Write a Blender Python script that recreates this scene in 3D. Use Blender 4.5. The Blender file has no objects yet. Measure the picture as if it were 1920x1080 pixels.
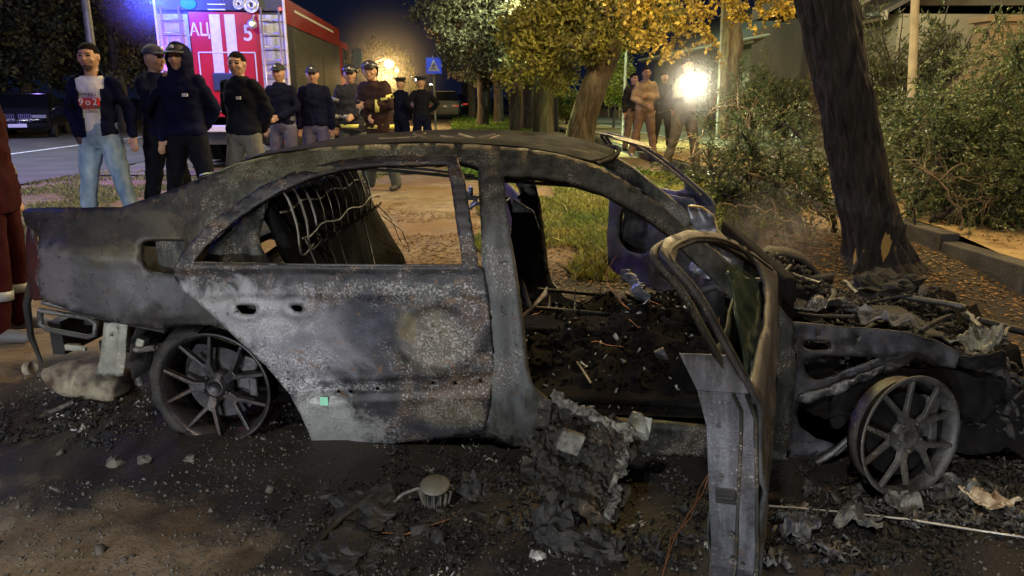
import bpy, bmesh, math, random
import numpy as np
from mathutils import Vector, Matrix, noise
from mathutils.geometry import delaunay_2d_cdt
SC = bpy.context.scene
COL = SC.collection
R = math.radians
# ------------------------------------------------------------------ camera
F = 1371.0
TH = math.atan(360 / F)
CH = 1.5
cd = bpy.data.cameras.new('camera'); cam = bpy.data.objects.new('camera', cd); COL.objects.link(cam)
cd.sensor_width = 36; cd.lens = 36 * F / 1920; cd.clip_end = 1500; cd.clip_start = 0.05
cam.location = (0, 0, CH); cam.rotation_euler = (math.pi / 2 - TH, 0, 0)
SC.camera = cam
SC.view_settings.view_transform = 'Standard'; SC.view_settings.look = 'None'
SC.view_settings.exposure = 0; SC.view_settings.gamma = 1
# ------------------------------------------------------------------ world: night sky
w = bpy.data.worlds.new('World'); SC.world = w; w.use_nodes = True
nt = w.node_tree; bg = nt.nodes['Background']
bg.inputs[0].default_value = (0.0042, 0.0062, 0.017, 1); bg.inputs[1].default_value = 1.0
# ------------------------------------------------------------------ lights
def lamp(kind, loc, energy, color, radius=.1, target=None, spot=60, blend=.3):
    l = bpy.data.lights.new('lamp_light', kind); l.energy = energy; l.color = color
    o = bpy.data.objects.new('lamp_light', l); COL.objects.link(o); o.location = loc
    if kind in ('POINT', 'SPOT'): l.shadow_soft_size = radius
    if kind == 'SPOT': l.spot_size = R(spot); l.spot_blend = blend
    if target is not None:
        o.rotation_euler = (Vector(target) - Vector(loc)).to_track_quat('-Z', 'Y').to_euler()
    return o
COOL = (.90, .94, 1.0); SOD = (1.0, .50, .13); BLUE = (.02, .06, 1.0); WARM = (1.0, .80, .55)
# headlights of a vehicle parked behind the photographer, dipped: a cut-off across the car and the men
lamp('SPOT', (-3.1, -4.6, .62), 950, COOL, .05, (-3.1 + .9, -4.6 + 5, .62 - 4.4), 91, .03)
lamp('SPOT', (-1.7, -4.8, .62), 720, COOL, .05, (-1.7 + .3, -4.8 + 5, .62 - 4.4), 91, .03)
# added overhead fills behind the photographer, one neutral and one warm
lamp('POINT', (-2.0, -3.2, 6.8), 1080, (1.0, .93, .82), .25)
lamp('POINT', (2.2, -2.6, 6.5), 300, (1.0, .84, .62), .25)
# sodium street lamps on the right hand path, plus an added ground fill
lamp('POINT', (6.3, 6.6, 6.0), 980, (1.0, .70, .34), .2)
lamp('POINT', (2.6, 8.2, 5.2), 760, (1.0, .60, .20), .2)
lamp('POINT', (-1.6, 8.0, 4.4), 210, (1.0, .62, .28), .15)  # added warm fill over the ground behind the wreck
lamp('POINT', (4.2, 15.0, 5.6), 700, (1.0, .78, .34), .2)
lamp('POINT', (11.5, 13, 6.0), 500, (1.0, .66, .3), .2)
# greenish white lamps farther down the street, plus an added road fill
lamp('POINT', (6.2, 34, 7.5), 1400, (.80, 1.0, .62), .2)
lamp('SPOT', (1.0, 19, 4.6), 5200, (.80, 1.0, .50), .2, (1.0, 22, 0), 140, .6)
lamp('SPOT', (-11, 19, 7.5), 2600, (.85, .92, 1.0), .2, (-11, 18.9, 0), 115, .5)  # added fill that lifts the dark road
lamp('POINT', (-5.6, 9.2, 4.6), 360, (.95, 1.0, .6), .2)
# blue strobes: on the engine and on a patrol car left of the frame
lamp('POINT', (-5.9, 12.9, 3.2), 420, BLUE, .1)
lamp('POINT', (-6.5, 4.9, 3.6), 100, (.05, .08, 1.0), .1)
lamp('POINT', (-12, 16, 5.0), 900, (.30, .33, 1.0), .3)
# added magenta fill at the back of the engine, tints its panels pink
lamp('POINT', (-6.9, 12.3, 2.1), 70, (1.0, .16, .66), .1)
lamp('SPOT', (-6.6, 12.2, 3.5), 520, (.03, .07, 1.0), .06, (1.25, 3.7, .85), 15, .6)  # added blue spot from the beacon side, for glints on the wreck front
lamp('POINT', (1.0, 10.2, 4.6), 680, (1.0, .86, .42), .15)  # added unseen fill over the grass behind the wreck
lamp('POINT', (9.4, 19.0, 4.6), 260, (1.0, .88, .58), .15)  # added unseen fill for the pale wall beyond the path
# far street lamp
# ------------------------------------------------------------------ geometry helpers
def ray(px, py):
    u = (px - 960) / F; v = (py - 540) / F
    return Vector((u, math.cos(TH) - v * math.sin(TH), -(math.sin(TH) + v * math.cos(TH))))
CAMP = Vector((0, 0, CH))
def at(px, py, Y):
    d = ray(px, py); return CAMP + d * (Y / d.y)
def ground_x(px, Y, z=0.2):
    """world x of picture column px at distance Y"""
    return (px - 960) / F * (Y * math.cos(TH) + (CH - z) * math.sin(TH))
A = math.atan(.0776)
US, NS = Vector((-math.sin(A), math.cos(A), 0)), Vector((math.cos(A), math.sin(A), 0))
def st(s, t, z=0.): return NS * s + US * t + Vector((0, 0, z))
def sstep(a, b, x):
    x = min(1, max(0, (x - a) / (b - a))); return x * x * (3 - 2 * x)
def base_z(x, y):
    return .19 * sstep(4.6, 6.6, y) - .07 * sstep(9, 16, y)
def new_obj(name, me, parent=None, loc=None, rot=None):
    o = bpy.data.objects.new(name, me); COL.objects.link(o)
    if parent is not None: o.parent = parent
    if loc is not None: o.location = loc
    if rot is not None: o.rotation_euler = rot
    return o
def mesh(name, vs, fs, mat=None, parent=None, smooth=False, loc=None, rot=None, matidx=None):
    me = bpy.data.meshes.new(name)
    if isinstance(vs, np.ndarray): vs = vs.reshape(-1, 3)
    if isinstance(fs, np.ndarray):
        n, k = fs.shape
        me.vertices.add(len(vs)); me.vertices.foreach_set('co', np.asarray(vs, dtype=np.float32).ravel())
        me.loops.add(n * k); me.loops.foreach_set('vertex_index', fs.astype(np.int32).ravel())
        me.polygons.add(n); me.polygons.foreach_set('loop_start', np.arange(0, n * k, k, dtype=np.int32))
        me.polygons.foreach_set('loop_total', np.full(n, k, dtype=np.int32))
        me.update(calc_edges=True)
    else:
        me.from_pydata([tuple(v) for v in vs], [], fs); me.update()
    for m in (mat if isinstance(mat, (list, tuple)) else [mat]):
        if m: me.materials.append(m)
    if matidx is not None: me.polygons.foreach_set('material_index', np.asarray(matidx, dtype=np.int32))
    if smooth: me.polygons.foreach_set('use_smooth', [True] * len(me.polygons))
    return new_obj(name, me, parent, loc, rot)
def tag(o, label=None, cat=None, group=None, kind=None):
    if label: o['label'] = label
    if cat: o['category'] = cat
    if group: o['group'] = group
    if kind: o['kind'] = kind
    return o
def thing(name, label, cat, loc=(0, 0, 0), rz=0, group=None):
    return tag(new_obj(name, None, None, loc, (0, 0, rz)), label, cat, group)
class MB:
    """collects shapes, builds ONE mesh object"""
    def __init__(s): s.v = []; s.f = []
    def add(s, vs, fs):
        n = len(s.v); s.v += [Vector(v) for v in vs]; s.f += [tuple(i + n for i in f) for f in fs]; return s
    def box(s, c, d, rot=None, taper=1.0):
        c = Vector(c); x, y, z = d[0] / 2, d[1] / 2, d[2] / 2
        P = [Vector((i * x * (taper if k > 0 else 1), j * y * (taper if k > 0 else 1), k * z)) for k in (-1, 1) for j in (-1, 1) for i in (-1, 1)]
        if rot is not None: P = [rot @ p for p in P]
        return s.add([c + p for p in P], [(0, 2, 3, 1), (4, 5, 7, 6), (0, 1, 5, 4), (2, 6, 7, 3), (0, 4, 6, 2), (1, 3, 7, 5)])
    def tube(s, pts, r, n=6, cap=True):
        pts = [Vector(p) for p in pts]
        rs = r if isinstance(r, (list, tuple)) else [r] * len(pts)
        vs = []; fs = []
        prev = None
        for i, p in enumerate(pts):
            d = (pts[min(i + 1, len(pts) - 1)] - pts[max(i - 1, 0)])
            if d.length < 1e-9: d = Vector((0, 0, 1))
            d.normalize()
            a = prev if prev is not None else (Vector((0, 0, 1)) if abs(d.z) < .9 else Vector((1, 0, 0)))
            b = d.cross(a); b = b.normalized() if b.length > 1e-6 else d.orthogonal().normalized()
            a = b.cross(d).normalized(); prev = a
            for k in range(n):
                t = 2 * math.pi * k / n
                vs.append(p + (a * math.cos(t) + b * math.sin(t)) * rs[i])
        for i in range(len(pts) - 1):
            for k in range(n):
                k2 = (k + 1) % n
                fs.append((i * n + k, i * n + k2, (i + 1) * n + k2, (i + 1) * n + k))
        if cap: fs.append(tuple(range(n))); fs.append(tuple((len(pts) - 1) * n + k for k in range(n - 1, -1, -1)))
        return s.add(vs, fs)
    def lathe(s, prof, n=32, M=None, closed=False):
        """prof: (radius, height) revolved about local z"""
        vs = []; fs = []
        for r, h in prof:
            for k in range(n):
                t = 2 * math.pi * k / n; vs.append(Vector((r * math.cos(t), r * math.sin(t), h)))
        m = len(prof)
        for i in range(m if closed else m - 1):
            j = (i + 1) % m
            for k in range(n):
                k2 = (k + 1) % n; fs.append((i * n + k, i * n + k2, j * n + k2, j * n + k))
        if M is not None: vs = [M @ v for v in vs]
        return s.add(vs, fs)
    def ell(s, c, rad, n=16, m=10, M=None):
        vs = []; fs = []
        for i in range(m + 1):
            ph = math.pi * i / m
            for k in range(n):
                t = 2 * math.pi * k / n
                v = Vector((rad[0] * math.sin(ph) * math.cos(t), rad[1] * math.sin(ph) * math.sin(t), rad[2] * math.cos(ph)))
                if M is not None: v = M @ v
                vs.append(Vector(c) + v)
        for i in range(m):
            for k in range(n):
                k2 = (k + 1) % n; fs.append((i * n + k, (i + 1) * n + k, (i + 1) * n + k2, i * n + k2))
        return s.add(vs, fs)
    def poly_prism(s, pts, h0, h1, M=None):
        """2-D outline extruded between h0 and h1 along local z"""
        n = len(pts)
        vs = [Vector((p[0], p[1], h)) for h in (h0, h1) for p in pts]
        if M is not None: vs = [M @ v for v in vs]
        fs = [tuple(range(n - 1, -1, -1)), tuple(range(n, 2 * n))] + [(i, (i + 1) % n, n + (i + 1) % n, n + i) for i in range(n)]
        return s.add(vs, fs)
    def build(s, name, mat, parent=None, smooth=False, bevel=0, loc=None, rot=None):
        o = mesh(name, s.v, s.f, mat, parent, smooth, loc, rot)
        if bevel:
            b = o.modifiers.new('bevel', 'BEVEL'); b.width = bevel; b.segments = 2; b.limit_method = 'ANGLE'
        return o
# ------------------------------------------------------------------ material helpers
def lin(c):
    return tuple(c) + (1,) if len(c) == 3 else tuple(c)
def nd(t, ty, **kw):
    n = t.nodes.new(ty)
    for k, v in kw.items():
        if k.startswith('i_'):
            n.inputs[k[2:].replace('_', ' ')].default_value = v
        else: setattr(n, k, v)
    return n
def tnoise(t, co, scale, detail=5, rough=.6, dist=0):
    n = nd(t, 'ShaderNodeTexNoise'); n.inputs['Scale'].default_value = scale; n.inputs['Detail'].default_value = detail
    n.inputs['Roughness'].default_value = rough; n.inputs['Distortion'].default_value = dist
    t.links.new(co, n.inputs['Vector']); return n.outputs['Fac']
def tmap(t, s, a, b, c=0., d=1.):
    n = nd(t, 'ShaderNodeMapRange'); t.links.new(s, n.inputs[0])
    for i, v in enumerate((a, b, c, d)): n.inputs[i + 1].default_value = v
    return n.outputs[0]
def tmix(t, fac, a, b):
    n = nd(t, 'ShaderNodeMix', data_type='RGBA')
    if isinstance(fac, float): n.inputs[0].default_value = fac
    else: t.links.new(fac, n.inputs[0])
    for i, v in ((6, a), (7, b)):
        if isinstance(v, tuple): n.inputs[i].default_value = lin(v)
        else: t.links.new(v, n.inputs[i])
    return n.outputs[2]
def tmath(t, op, a, b=None):
    n = nd(t, 'ShaderNodeMath', operation=op)
    for i, v in enumerate((a, b)):
        if v is None: continue
        if isinstance(v, (int, float)): n.inputs[i].default_value = v
        else: t.links.new(v, n.inputs[i])
    return n.outputs[0]
def mat0(name):
    m = bpy.data.materials.new(name); m.use_nodes = True; t = m.node_tree
    b = t.nodes['Principled BSDF']; co = nd(t, 'ShaderNodeTexCoord').outputs['Object']
    return m, t, b, co
def mat(name, col, rough=.7, metal=0., var=None, vscale=6, bump=.0, bscale=40, emit=None, estr=1., stretch=None, spec=None, vlo=.35, vhi=.65):
    m, t, b, co = mat0(name)
    if stretch:
        mp = nd(t, 'ShaderNodeMapping'); mp.inputs['Scale'].default_value = stretch; t.links.new(co, mp.inputs[0]); co = mp.outputs[0]
    if var: 
        c = tmix(t, tmap(t, tnoise(t, co, vscale), vlo, vhi), tuple(col), tuple(var)); t.links.new(c, b.inputs['Base Color'])
    else: b.inputs['Base Color'].default_value = lin(col)
    b.inputs['Roughness'].default_value = rough; b.inputs['Metallic'].default_value = metal
    if spec is not None: b.inputs['Specular IOR Level'].default_value = spec
    if bump:
        bn = nd(t, 'ShaderNodeBump'); bn.inputs['Strength'].default_value = 1; bn.inputs['Distance'].default_value = bump
        t.links.new(tnoise(t, co, bscale, 6), bn.inputs['Height']); t.links.new(bn.outputs[0], b.inputs['Normal'])
    if emit:
        b.inputs['Emission Color'].default_value = lin(emit); b.inputs['Emission Strength'].default_value = estr
    return m
def emat(name, col, s): return mat(name, (0.02, .02, .02), emit=col, estr=s)
def leafmat(name, a, b2, vscale=3, rough=.6, trans=.25):
    m, t, b, co = mat0(name)
    c = tmix(t, tmap(t, tnoise(t, co, vscale, 3), .35, .65), tuple(a), tuple(b2))
    geo = nd(t, 'ShaderNodeNewGeometry')
    c2 = nd(t, 'ShaderNodeHueSaturation'); t.links.new(c, c2.inputs['Color'])
    t.links.new(tmap(t, geo.outputs['Random Per Island'], 0, 1, .45, 1.7), c2.inputs['Value'])
    t.links.new(c2.outputs[0], b.inputs['Base Color']); b.inputs['Roughness'].default_value = rough
    tr = nd(t, 'ShaderNodeBsdfTranslucent'); t.links.new(c2.outputs[0], tr.inputs[0])
    mx = nd(t, 'ShaderNodeMixShader'); mx.inputs[0].default_value = trans
    t.links.new(b.outputs[0], mx.inputs[1]); t.links.new(tr.outputs[0], mx.inputs[2])
    t.links.new(mx.outputs[0], t.nodes['Material Output'].inputs['Surface']); return m
# ------------------------------------------------------------------ scatter helpers (numpy)
rng = np.random.default_rng(7)
def rot_basis(n, up_bias=0., rg=rng):
    d = rg.normal(size=(n, 3)); d[:, 2] += up_bias; d /= np.linalg.norm(d, axis=1)[:, None]
    e = rg.normal(size=(n, 3)); e = np.cross(d, e); e /= np.linalg.norm(e, axis=1)[:, None] + 1e-9
    return d, e, np.cross(d, e)
def leaf_mesh(name, P, L, W, mat_, parent=None, dirs=None, flat=False, jitter=.35):
    """one rhombic leaf per point"""
    n = len(P); a, b, c = rot_basis(n)
    if dirs is not None:
        a = dirs + rng.normal(size=(n, 3)) * jitter; a /= np.linalg.norm(a, axis=1)[:, None] + 1e-9
        b = np.cross(a, rng.normal(size=(n, 3))); b /= np.linalg.norm(b, axis=1)[:, None] + 1e-9
    if flat:
        a[:, 2] *= .25; b[:, 2] *= .25
    L = (L * rng.uniform(.6, 1.3, n))[:, None]; Wd = (W * rng.uniform(.6, 1.3, n))[:, None]
    nn = np.cross(a, b)
    V = np.stack([P, P + a * L * .5 + b * Wd * .5 + nn * L * .08, P + a * L, P + a * L * .5 - b * Wd * .5 + nn * L * .08], 1)
    return mesh(name, V.reshape(-1, 3), np.arange(n * 4).reshape(-1, 4), mat_, parent)
def shards(name, P, size, mat_, parent=None, flat=.35, long=1.0):
    """angular broken bits: deformed boxes"""
    n = len(P); a, b, c = rot_basis(n)
    s = (size * rng.lognormal(0, .45, n))[:, None]
    if np.isscalar(long): long = np.full(n, long)
    la = s * long[:, None]; V = []
    for k in (-1, 1):
        for j in (-1, 1):
            for i in (-1, 1):
                V.append(P + a * la * .5 * i * rng.uniform(.5, 1, (n, 1)) + b * s * .5 * j * rng.uniform(.5, 1, (n, 1)) + c * s * flat * .5 * k * rng.uniform(.4, 1, (n, 1)))
    V = np.stack(V, 1).reshape(-1, 3)
    q = np.array([(0, 2, 3, 1), (4, 5, 7, 6), (0, 1, 5, 4), (2, 6, 7, 3), (0, 4, 6, 2), (1, 3, 7, 5)])
    Fq = (np.arange(n)[:, None, None] * 8 + q[None]).reshape(-1, 4)
    return mesh(name, V, Fq, mat_, parent)
def tubes_np(polys, radii, k=3):
    """list of (m,3) polylines -> verts, quads"""
    V = []; Q = []; base = 0
    for P, r in zip(polys, radii):
        P = np.asarray(P); m = len(P)
        d = np.gradient(P, axis=0); d /= np.linalg.norm(d, axis=1)[:, None] + 1e-9
        a = np.cross(d, np.array([.31, .22, .93])); a /= np.linalg.norm(a, axis=1)[:, None] + 1e-9; b = np.cross(d, a)
        rr = np.linspace(r, r * .35, m)[:, None]
        for j in range(k):
            t = 2 * math.pi * j / k; V.append(P + (a * math.cos(t) + b * math.sin(t)) * rr)
        ring = np.arange(m)
        for j in range(k):
            j2 = (j + 1) % k
            Q.append(np.stack([base + j * m + ring[:-1], base + j2 * m + ring[:-1], base + j2 * m + ring[1:], base + j * m + ring[1:]], 1))
        base += m * k
    return np.concatenate(V), np.concatenate(Q)
def curve(p0, d, L, m=6, droop=0., wob=.15):
    """wandering polyline"""
    p = np.array(p0, float); d = np.array(d, float); d /= np.linalg.norm(d) + 1e-9; out = [p.copy()]
    for i in range(m - 1):
        d = d + rng.normal(size=3) * wob; d[2] -= droop; d /= np.linalg.norm(d) + 1e-9
        p = p + d * L / (m - 1); out.append(p.copy())
    return np.array(out)
def along(poly, n):
    """n random points and directions on a polyline"""
    m = len(poly); t = rng.uniform(0, m - 1.001, n); i = t.astype(int); f = (t - i)[:, None]
    return poly[i] * (1 - f) + poly[i + 1] * f, (poly[i + 1] - poly[i])
def sprays(branches, n_tw, tw_len, n_leaf, droop=.12, wob=.25, spread=1., up=0.):
    """twigs off branch polylines -> twig list, leaf points, leaf dirs"""
    T = []; LP = []; LD = []
    for b in branches:
        P, D = along(b, n_tw)
        for p, d in zip(P, D):
            dd = d / (np.linalg.norm(d) + 1e-9) * .5 + rng.normal(size=3) * spread; dd[2] += up
            tw = curve(p, dd, tw_len * rng.uniform(.5, 1.3), 6, droop, wob); T.append(tw)
            q, e = along(tw, n_leaf); LP.append(q + rng.normal(size=q.shape) * .008)
            LD.append(e / (np.linalg.norm(e, axis=1)[:, None] + 1e-9))
    return T, np.concatenate(LP), np.concatenate(LD)
# ================================================================== SETTING
M = {}
def make_ground_mat():
    m, t, b, co = mat0('soil')
    sep = nd(t, 'ShaderNodeSeparateXYZ'); t.links.new(co, sep.inputs[0])
    big = tnoise(t, co, .9, 6, .6); mid = tnoise(t, co, 5, 8, .65); fine = tnoise(t, co, 42, 6, .7)
    c = tmix(t, tmap(t, mid, .35, .68), (.13, .105, .075), (.35, .28, .19))
    c = tmix(t, tmap(t, big, .42, .62), c, (.20, .13, .06))
    vo = nd(t, 'ShaderNodeTexVoronoi'); vo.inputs['Scale'].default_value = 48; t.links.new(co, vo.inputs['Vector'])
    peb = tmap(t, vo.outputs['Distance'], .12, .3, 1, 0)
    hs = nd(t, 'ShaderNodeSeparateColor'); t.links.new(vo.outputs['Color'], hs.inputs[0])
    pebm = tmath(t, 'MULTIPLY', peb, tmap(t, hs.outputs[0], .70, .75))
    c = tmix(t, tmath(t, 'MULTIPLY', pebm, tmap(t, mid, .4, .6)), c, (.30, .28, .25))
    # soot round the wreck
    def blob(cx, cy, rx, ry):
        v = nd(t, 'ShaderNodeCombineXYZ')
        t.links.new(tmath(t, 'DIVIDE', tmath(t, 'SUBTRACT', sep.outputs[0], cx), rx), v.inputs[0])
        t.links.new(tmath(t, 'DIVIDE', tmath(t, 'SUBTRACT', sep.outputs[1], cy), ry), v.inputs[1])
        ln = nd(t, 'ShaderNodeVectorMath', operation='LENGTH'); t.links.new(v.outputs[0], ln.inputs[0])
        return tmap(t, tmath(t, 'ADD', ln.outputs['Value'], tmath(t, 'MULTIPLY', tmath(t, 'SUBTRACT', tnoise(t, co, 2.2, 7, .7), .5), 1.1)), .85, 1.1, 1, 0)
    soot = tmath(t, 'MAXIMUM', blob(-.2, 3.5, 2.9, 1.25), blob(1.1, 2.5, 2.2, .95))
    soot = tmath(t, 'MAXIMUM', soot, blob(.25, 2.05, .8, .5))
    soot = tmath(t, 'MAXIMUM', soot, blob(2.7, 4.6, 2.7, 2.5))
    c = tmix(t, tmath(t, 'MULTIPLY', soot, .93), c, (.010, .010, .011))
    t.links.new(c, b.inputs['Base Color'])
    t.links.new(tmap(t, soot, 0, 1, .95, .85), b.inputs['Roughness'])
    bn = nd(t, 'ShaderNodeBump'); bn.inputs['Distance'].default_value = .02; bn.inputs['Strength'].default_value = 1
    t.links.new(tmath(t, 'ADD', fine, tmath(t, 'MULTIPLY', pebm, .5)), bn.inputs['Height']); t.links.new(bn.outputs[0], b.inputs['Normal'])
    return m
M['soil'] = make_ground_mat()
def axis(a, b, step, far0, far1, g=1.25):
    xs = list(np.arange(a, b, step)); s = step; x = xs[-1]
    while x < far1: s *= g; x += s; xs.append(x)
    s = step; x = a; pre = []
    while x > far0: s *= g; x -= s; pre.append(x)
    return pre[::-1] + xs
gx = axis(-4.2, 5.2, .055, -260, 260); gy = axis(.7, 8.5, .055, -40, 420)
GV = []
def gnoise(x, y):
    s = Vector((x, y, 0)).dot(NS)
    k = 1 - sstep(2.0, 3.8, s) if y > 3 else 1
    k *= 1 - sstep(9, 12, y)
    p = Vector((x, y, 0))
    return k * (.030 * noise.noise(p * 1.1) + .022 * noise.noise(p * 3.7) + .010 * noise.noise(p * 11))
def gz(x, y): return base_z(x, y) + gnoise(x, y)
for y in gy:
    for x in gx: GV.append((x, y, gz(x, y)))
nx = len(gx); ii, jj = np.meshgrid(np.arange(nx - 1), np.arange(len(gy) - 1))
k0 = (jj * nx + ii).ravel()
tag(mesh('ground', np.array(GV), np.stack([k0, k0 + 1, k0 + nx + 1, k0 + nx], 1), M['soil'], smooth=True), kind='structure')

M['asphalt'] = mat('asphalt', (.055, .053, .05), .8, var=(.10, .095, .085), vscale=1.2, bump=.004, bscale=120)
M['shoulder'] = mat('shoulder_gravel', (.11, .10, .075), .9, var=(.19, .17, .12), vscale=1.6, bump=.006, bscale=60)
M['paving'] = mat('leafy_paving', (.24, .17, .08), .85, var=(.42, .31, .15), vscale=2.4, bump=.008, bscale=30)
M['alley'] = mat('alley_concrete', (.13, .14, .11), .8, var=(.20, .20, .16), vscale=.8, bump=.003, bscale=90)
M['concrete'] = mat('concrete', (.16, .15, .13), .85, var=(.28, .26, .22), vscale=3, bump=.006, bscale=35)
M['paint'] = mat('road_paint', (.75, .75, .72), .6, var=(.5, .5, .48), vscale=9)
def strip(name, s0, s1, t0, t1, dz, m, label=None, n=60, ragged=0):
    vs = []; fs = []
    ts = [t0 + (t1 - t0) * (i / n) ** 1.8 for i in range(n + 1)]
    ms = 6
    for i, t in enumerate(ts):
        for j in range(ms + 1):
            s = s0 + (s1 - s0) * j / ms
            rg = 0
            if ragged and j in (0, ms): s += ragged * noise.noise(Vector((t * .8, s, 3)))
            p = st(s, t + (ragged * 2 * noise.noise(Vector((s, 1, 1))) if ragged and i == 0 else 0)); vs.append((p.x, p.y, base_z(p.x, p.y) + dz))
    for i in range(n):
        for j in range(ms): k = i * (ms + 1) + j; fs.append((k, k + 1, k + ms + 2, k + ms + 1))
    return tag(mesh(name, vs, fs, m, smooth=True), kind='structure')
strip('road', -17, -6.6, -30, 260, .030, M['asphalt'], n=90)
strip('lay_by', -6.7, -.15, 13.2, 200, .026, M['shoulder'], n=80, ragged=.5)
strip('road_marking', -10.7, -10.52, -10, 200, .036, M['paint'])
strip('path', 4.42, 6.5, -12, 120, .15, M['paving'])
strip('alley', 6.5, 9.2, -12, 200, .156, M['alley'])
strip('road_marking', 6.45, 6.56, -12, 120, .166, M['paint'])
kb = MB()
for i in range(70):
    t0 = -8 + i * 1.0
    p = st(4.33, t0 + .5); z = base_z(p.x, p.y)
    kb.box((p.x, p.y, z - .015), (.17, .985, .30 + .01 * (i % 3)), Matrix.Rotation(A, 3, 'Z'))
tag(kb.build('kerb', mat('sooty_kerb', (.028, .028, .03), .85, var=(.085, .08, .072), vscale=2.5, bump=.006, bscale=35), bevel=.012), kind='structure')

# ---- grass and leaf litter (uncountable)
M['grass'] = leafmat('grass_blades', (.13, .19, .04), (.30, .27, .07), 1.2, .6, .3)
M['grass2'] = leafmat('lush_grass', (.08, .19, .03), (.17, .27, .05), 1.2, .6, .35)
M['drygrass'] = leafmat('dry_grass', (.13, .17, .07), (.25, .26, .13), 2, .7, .3)
M['litter'] = leafmat('fallen_leaves', (.22, .13, .04), (.12, .06, .02), 2.5, .7, .1)
def blades(name, pts, h, wd, m):
    n = len(pts); P = np.array([(x, y, gz(x, y) - .005) for x, y in pts])
    a = rng.uniform(0, 2 * math.pi, n); e = np.stack([np.cos(a), np.sin(a), np.zeros(n)], 1)
    H = h * rng.uniform(.4, 1.3, n)[:, None]; lean = rng.normal(size=(n, 3)) * .45; lean[:, 2] = 1
    W2 = (wd * rng.uniform(.6, 1.3, n))[:, None]
    V = np.stack([P - e * W2, P + e * W2, P + lean * H * .6 + e * W2 * .6, P + lean * H + rng.normal(size=(n, 3)) * .3 * H * np.array([1, 1, .2])], 1)
    return tag(mesh(name, V.reshape(-1, 3), np.arange(n * 4).reshape(-1, 4), m), 'blades of ' + name.replace('_', ' '), 'grass', kind='stuff')
def area(n, xr, yr, ok):
    out = []
    while len(out) < n:
        X = rng.uniform(*xr, n); Y = rng.uniform(*yr, n)
        for x, y in zip(X, Y):
            if ok(x, y):
                out.append((x, y))
                if len(out) >= n: break
    return out
def s_of(x, y): return x * NS.x + y * NS.y
patch = lambda x, y, k=1.3, th=.0: noise.noise(Vector((x * k, y * k, 5))) > th
blades('green_grass_behind_the_wreck', area(60000, (-.4, 5), (5.6, 13), lambda x, y: s_of(x, y) < 4.2 and not (x > 1.5 and y < 5.8 + 1.4 * (x - 1.5)) and s_of(x, y) > .35 + .4 * noise.noise(Vector((0, y, 0))) and (y > 6.4 or patch(x, y, 2)) and patch(x, y, 1.1, -.45)), .08, .0065, M['grass'])
blades('green_grass_along_the_avenue', area(34000, (-5, 4), (12, 60), lambda x, y: -.05 + .2 * noise.noise(Vector((0, y, 0))) < s_of(x, y) < 3.2 and y < 14 + 46 * rng.random() ** 1.6 and (s_of(x,y) < 2.6 or patch(x, y, .8, -.1))), .15, .016, M['grass2'])
blades('sparse_dry_grass_beside_the_road', area(15000, (-9.5, -2.2), (6.2, 13.5), lambda x, y: s_of(x, y) > -6.6 and patch(x, y, 1.0, -.05)), .06, .006, M['drygrass'])
def litter(name, n, xr, yr, ok, m, sz, lab, dz=.008):
    pts = area(n, xr, yr, ok); P = np.array([(x, y, (gz(x, y) if s_of(x, y) < 4.2 else base_z(x, y) + .16) + dz) for x, y in pts])
    tag(leaf_mesh(name, P, sz, sz * .7, m, flat=True), lab, 'leaves', kind='stuff')
litter('leaf_litter', 12000, (-1.5, 4), (4.9, 9.5), lambda x, y: s_of(x, y) < 4.2 and (y < 7 or patch(x, y, 1.5, .1)), M['litter'], .04, 'brown fallen leaves on the bare soil behind the wreck')
litter('leaf_litter', 3600, (3, 10), (4.5, 22), lambda x, y: 4.5 < s_of(x, y) < 6.7, M['litter'], .07, 'yellow and brown fallen leaves over the paved path')
litter('leaf_litter', 2400, (1.6, 6), (3.4, 8), lambda x, y: s_of(x, y) < 4.2 and patch(x, y, 2.5, -.1), M['litter'], .045, 'brown fallen leaves round the foot of the big tree')
# ---- gravel, uncountable
M['stone'] = mat('pebble', (.055, .05, .042), .9, var=(.14, .13, .11), vscale=14)
pts = area(11000, (-2.6, 2.5), (1.3, 4.0), lambda x, y: patch(x, y, 1.6, -.2))
shd = shards('gravel', np.array([(x, y, gz(x, y) + .002) for x, y in pts]), .0065, M['stone'], flat=.7)
tag(shd, 'small grey stones and grit strewn over the soil', 'gravel', kind='stuff')
pts = area(110, (-2.8, 2.8), (1.3, 4.4), lambda x, y: True)
shd = shards('gravel', np.array([(x, y, gz(x, y) + .006) for x, y in pts]), .018, M['stone'], flat=.7)
tag(shd, 'larger pale stones lying loose on the soil', 'gravel', kind='stuff')
# ================================================================== BURNT CAR
YAW = R(-5.4)
EX = Vector((math.cos(YAW), math.sin(YAW), 0)); EY = Vector((-math.sin(YAW), math.cos(YAW), 0))
OC = Vector((-1.28, 2.95, 0)); CW = 1.80
def sdown(a, b, x): return 1 - sstep(b, a, x)
def side(x, z):
    o = 0.
    if z > .86: o += (z - .86) * .50 + max(0, z - 1.12) ** 2 * 3.
    if z < .45: o += (.45 - z) ** 2 * .6
    if x < -.35: o += ((-.35 - x)) ** 2 * .28
    if x > 2.5: o += (x - 2.5) ** 2 * .35
    return o
def C(px, py, off=0., flat=None):
    """a point of the near side surface (car frame) under picture point px,py; flat = plane at that depth"""
    d = ray(px, py); o = CAMP - OC
    oc = Vector((o.dot(EX), o.dot(EY), o.z)); dc = Vector((d.dot(EX), d.dot(EY), d.z))
    y = .1 if flat is None else flat
    for _ in range(1 if flat is not None else 14):
        t = (y - oc.y) / dc.y; p = oc + dc * t
        if flat is None: y = y * .3 + .7 * (side(p.x, p.z) + off)
    t = (y - oc.y) / dc.y; return oc + dc * t
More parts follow.
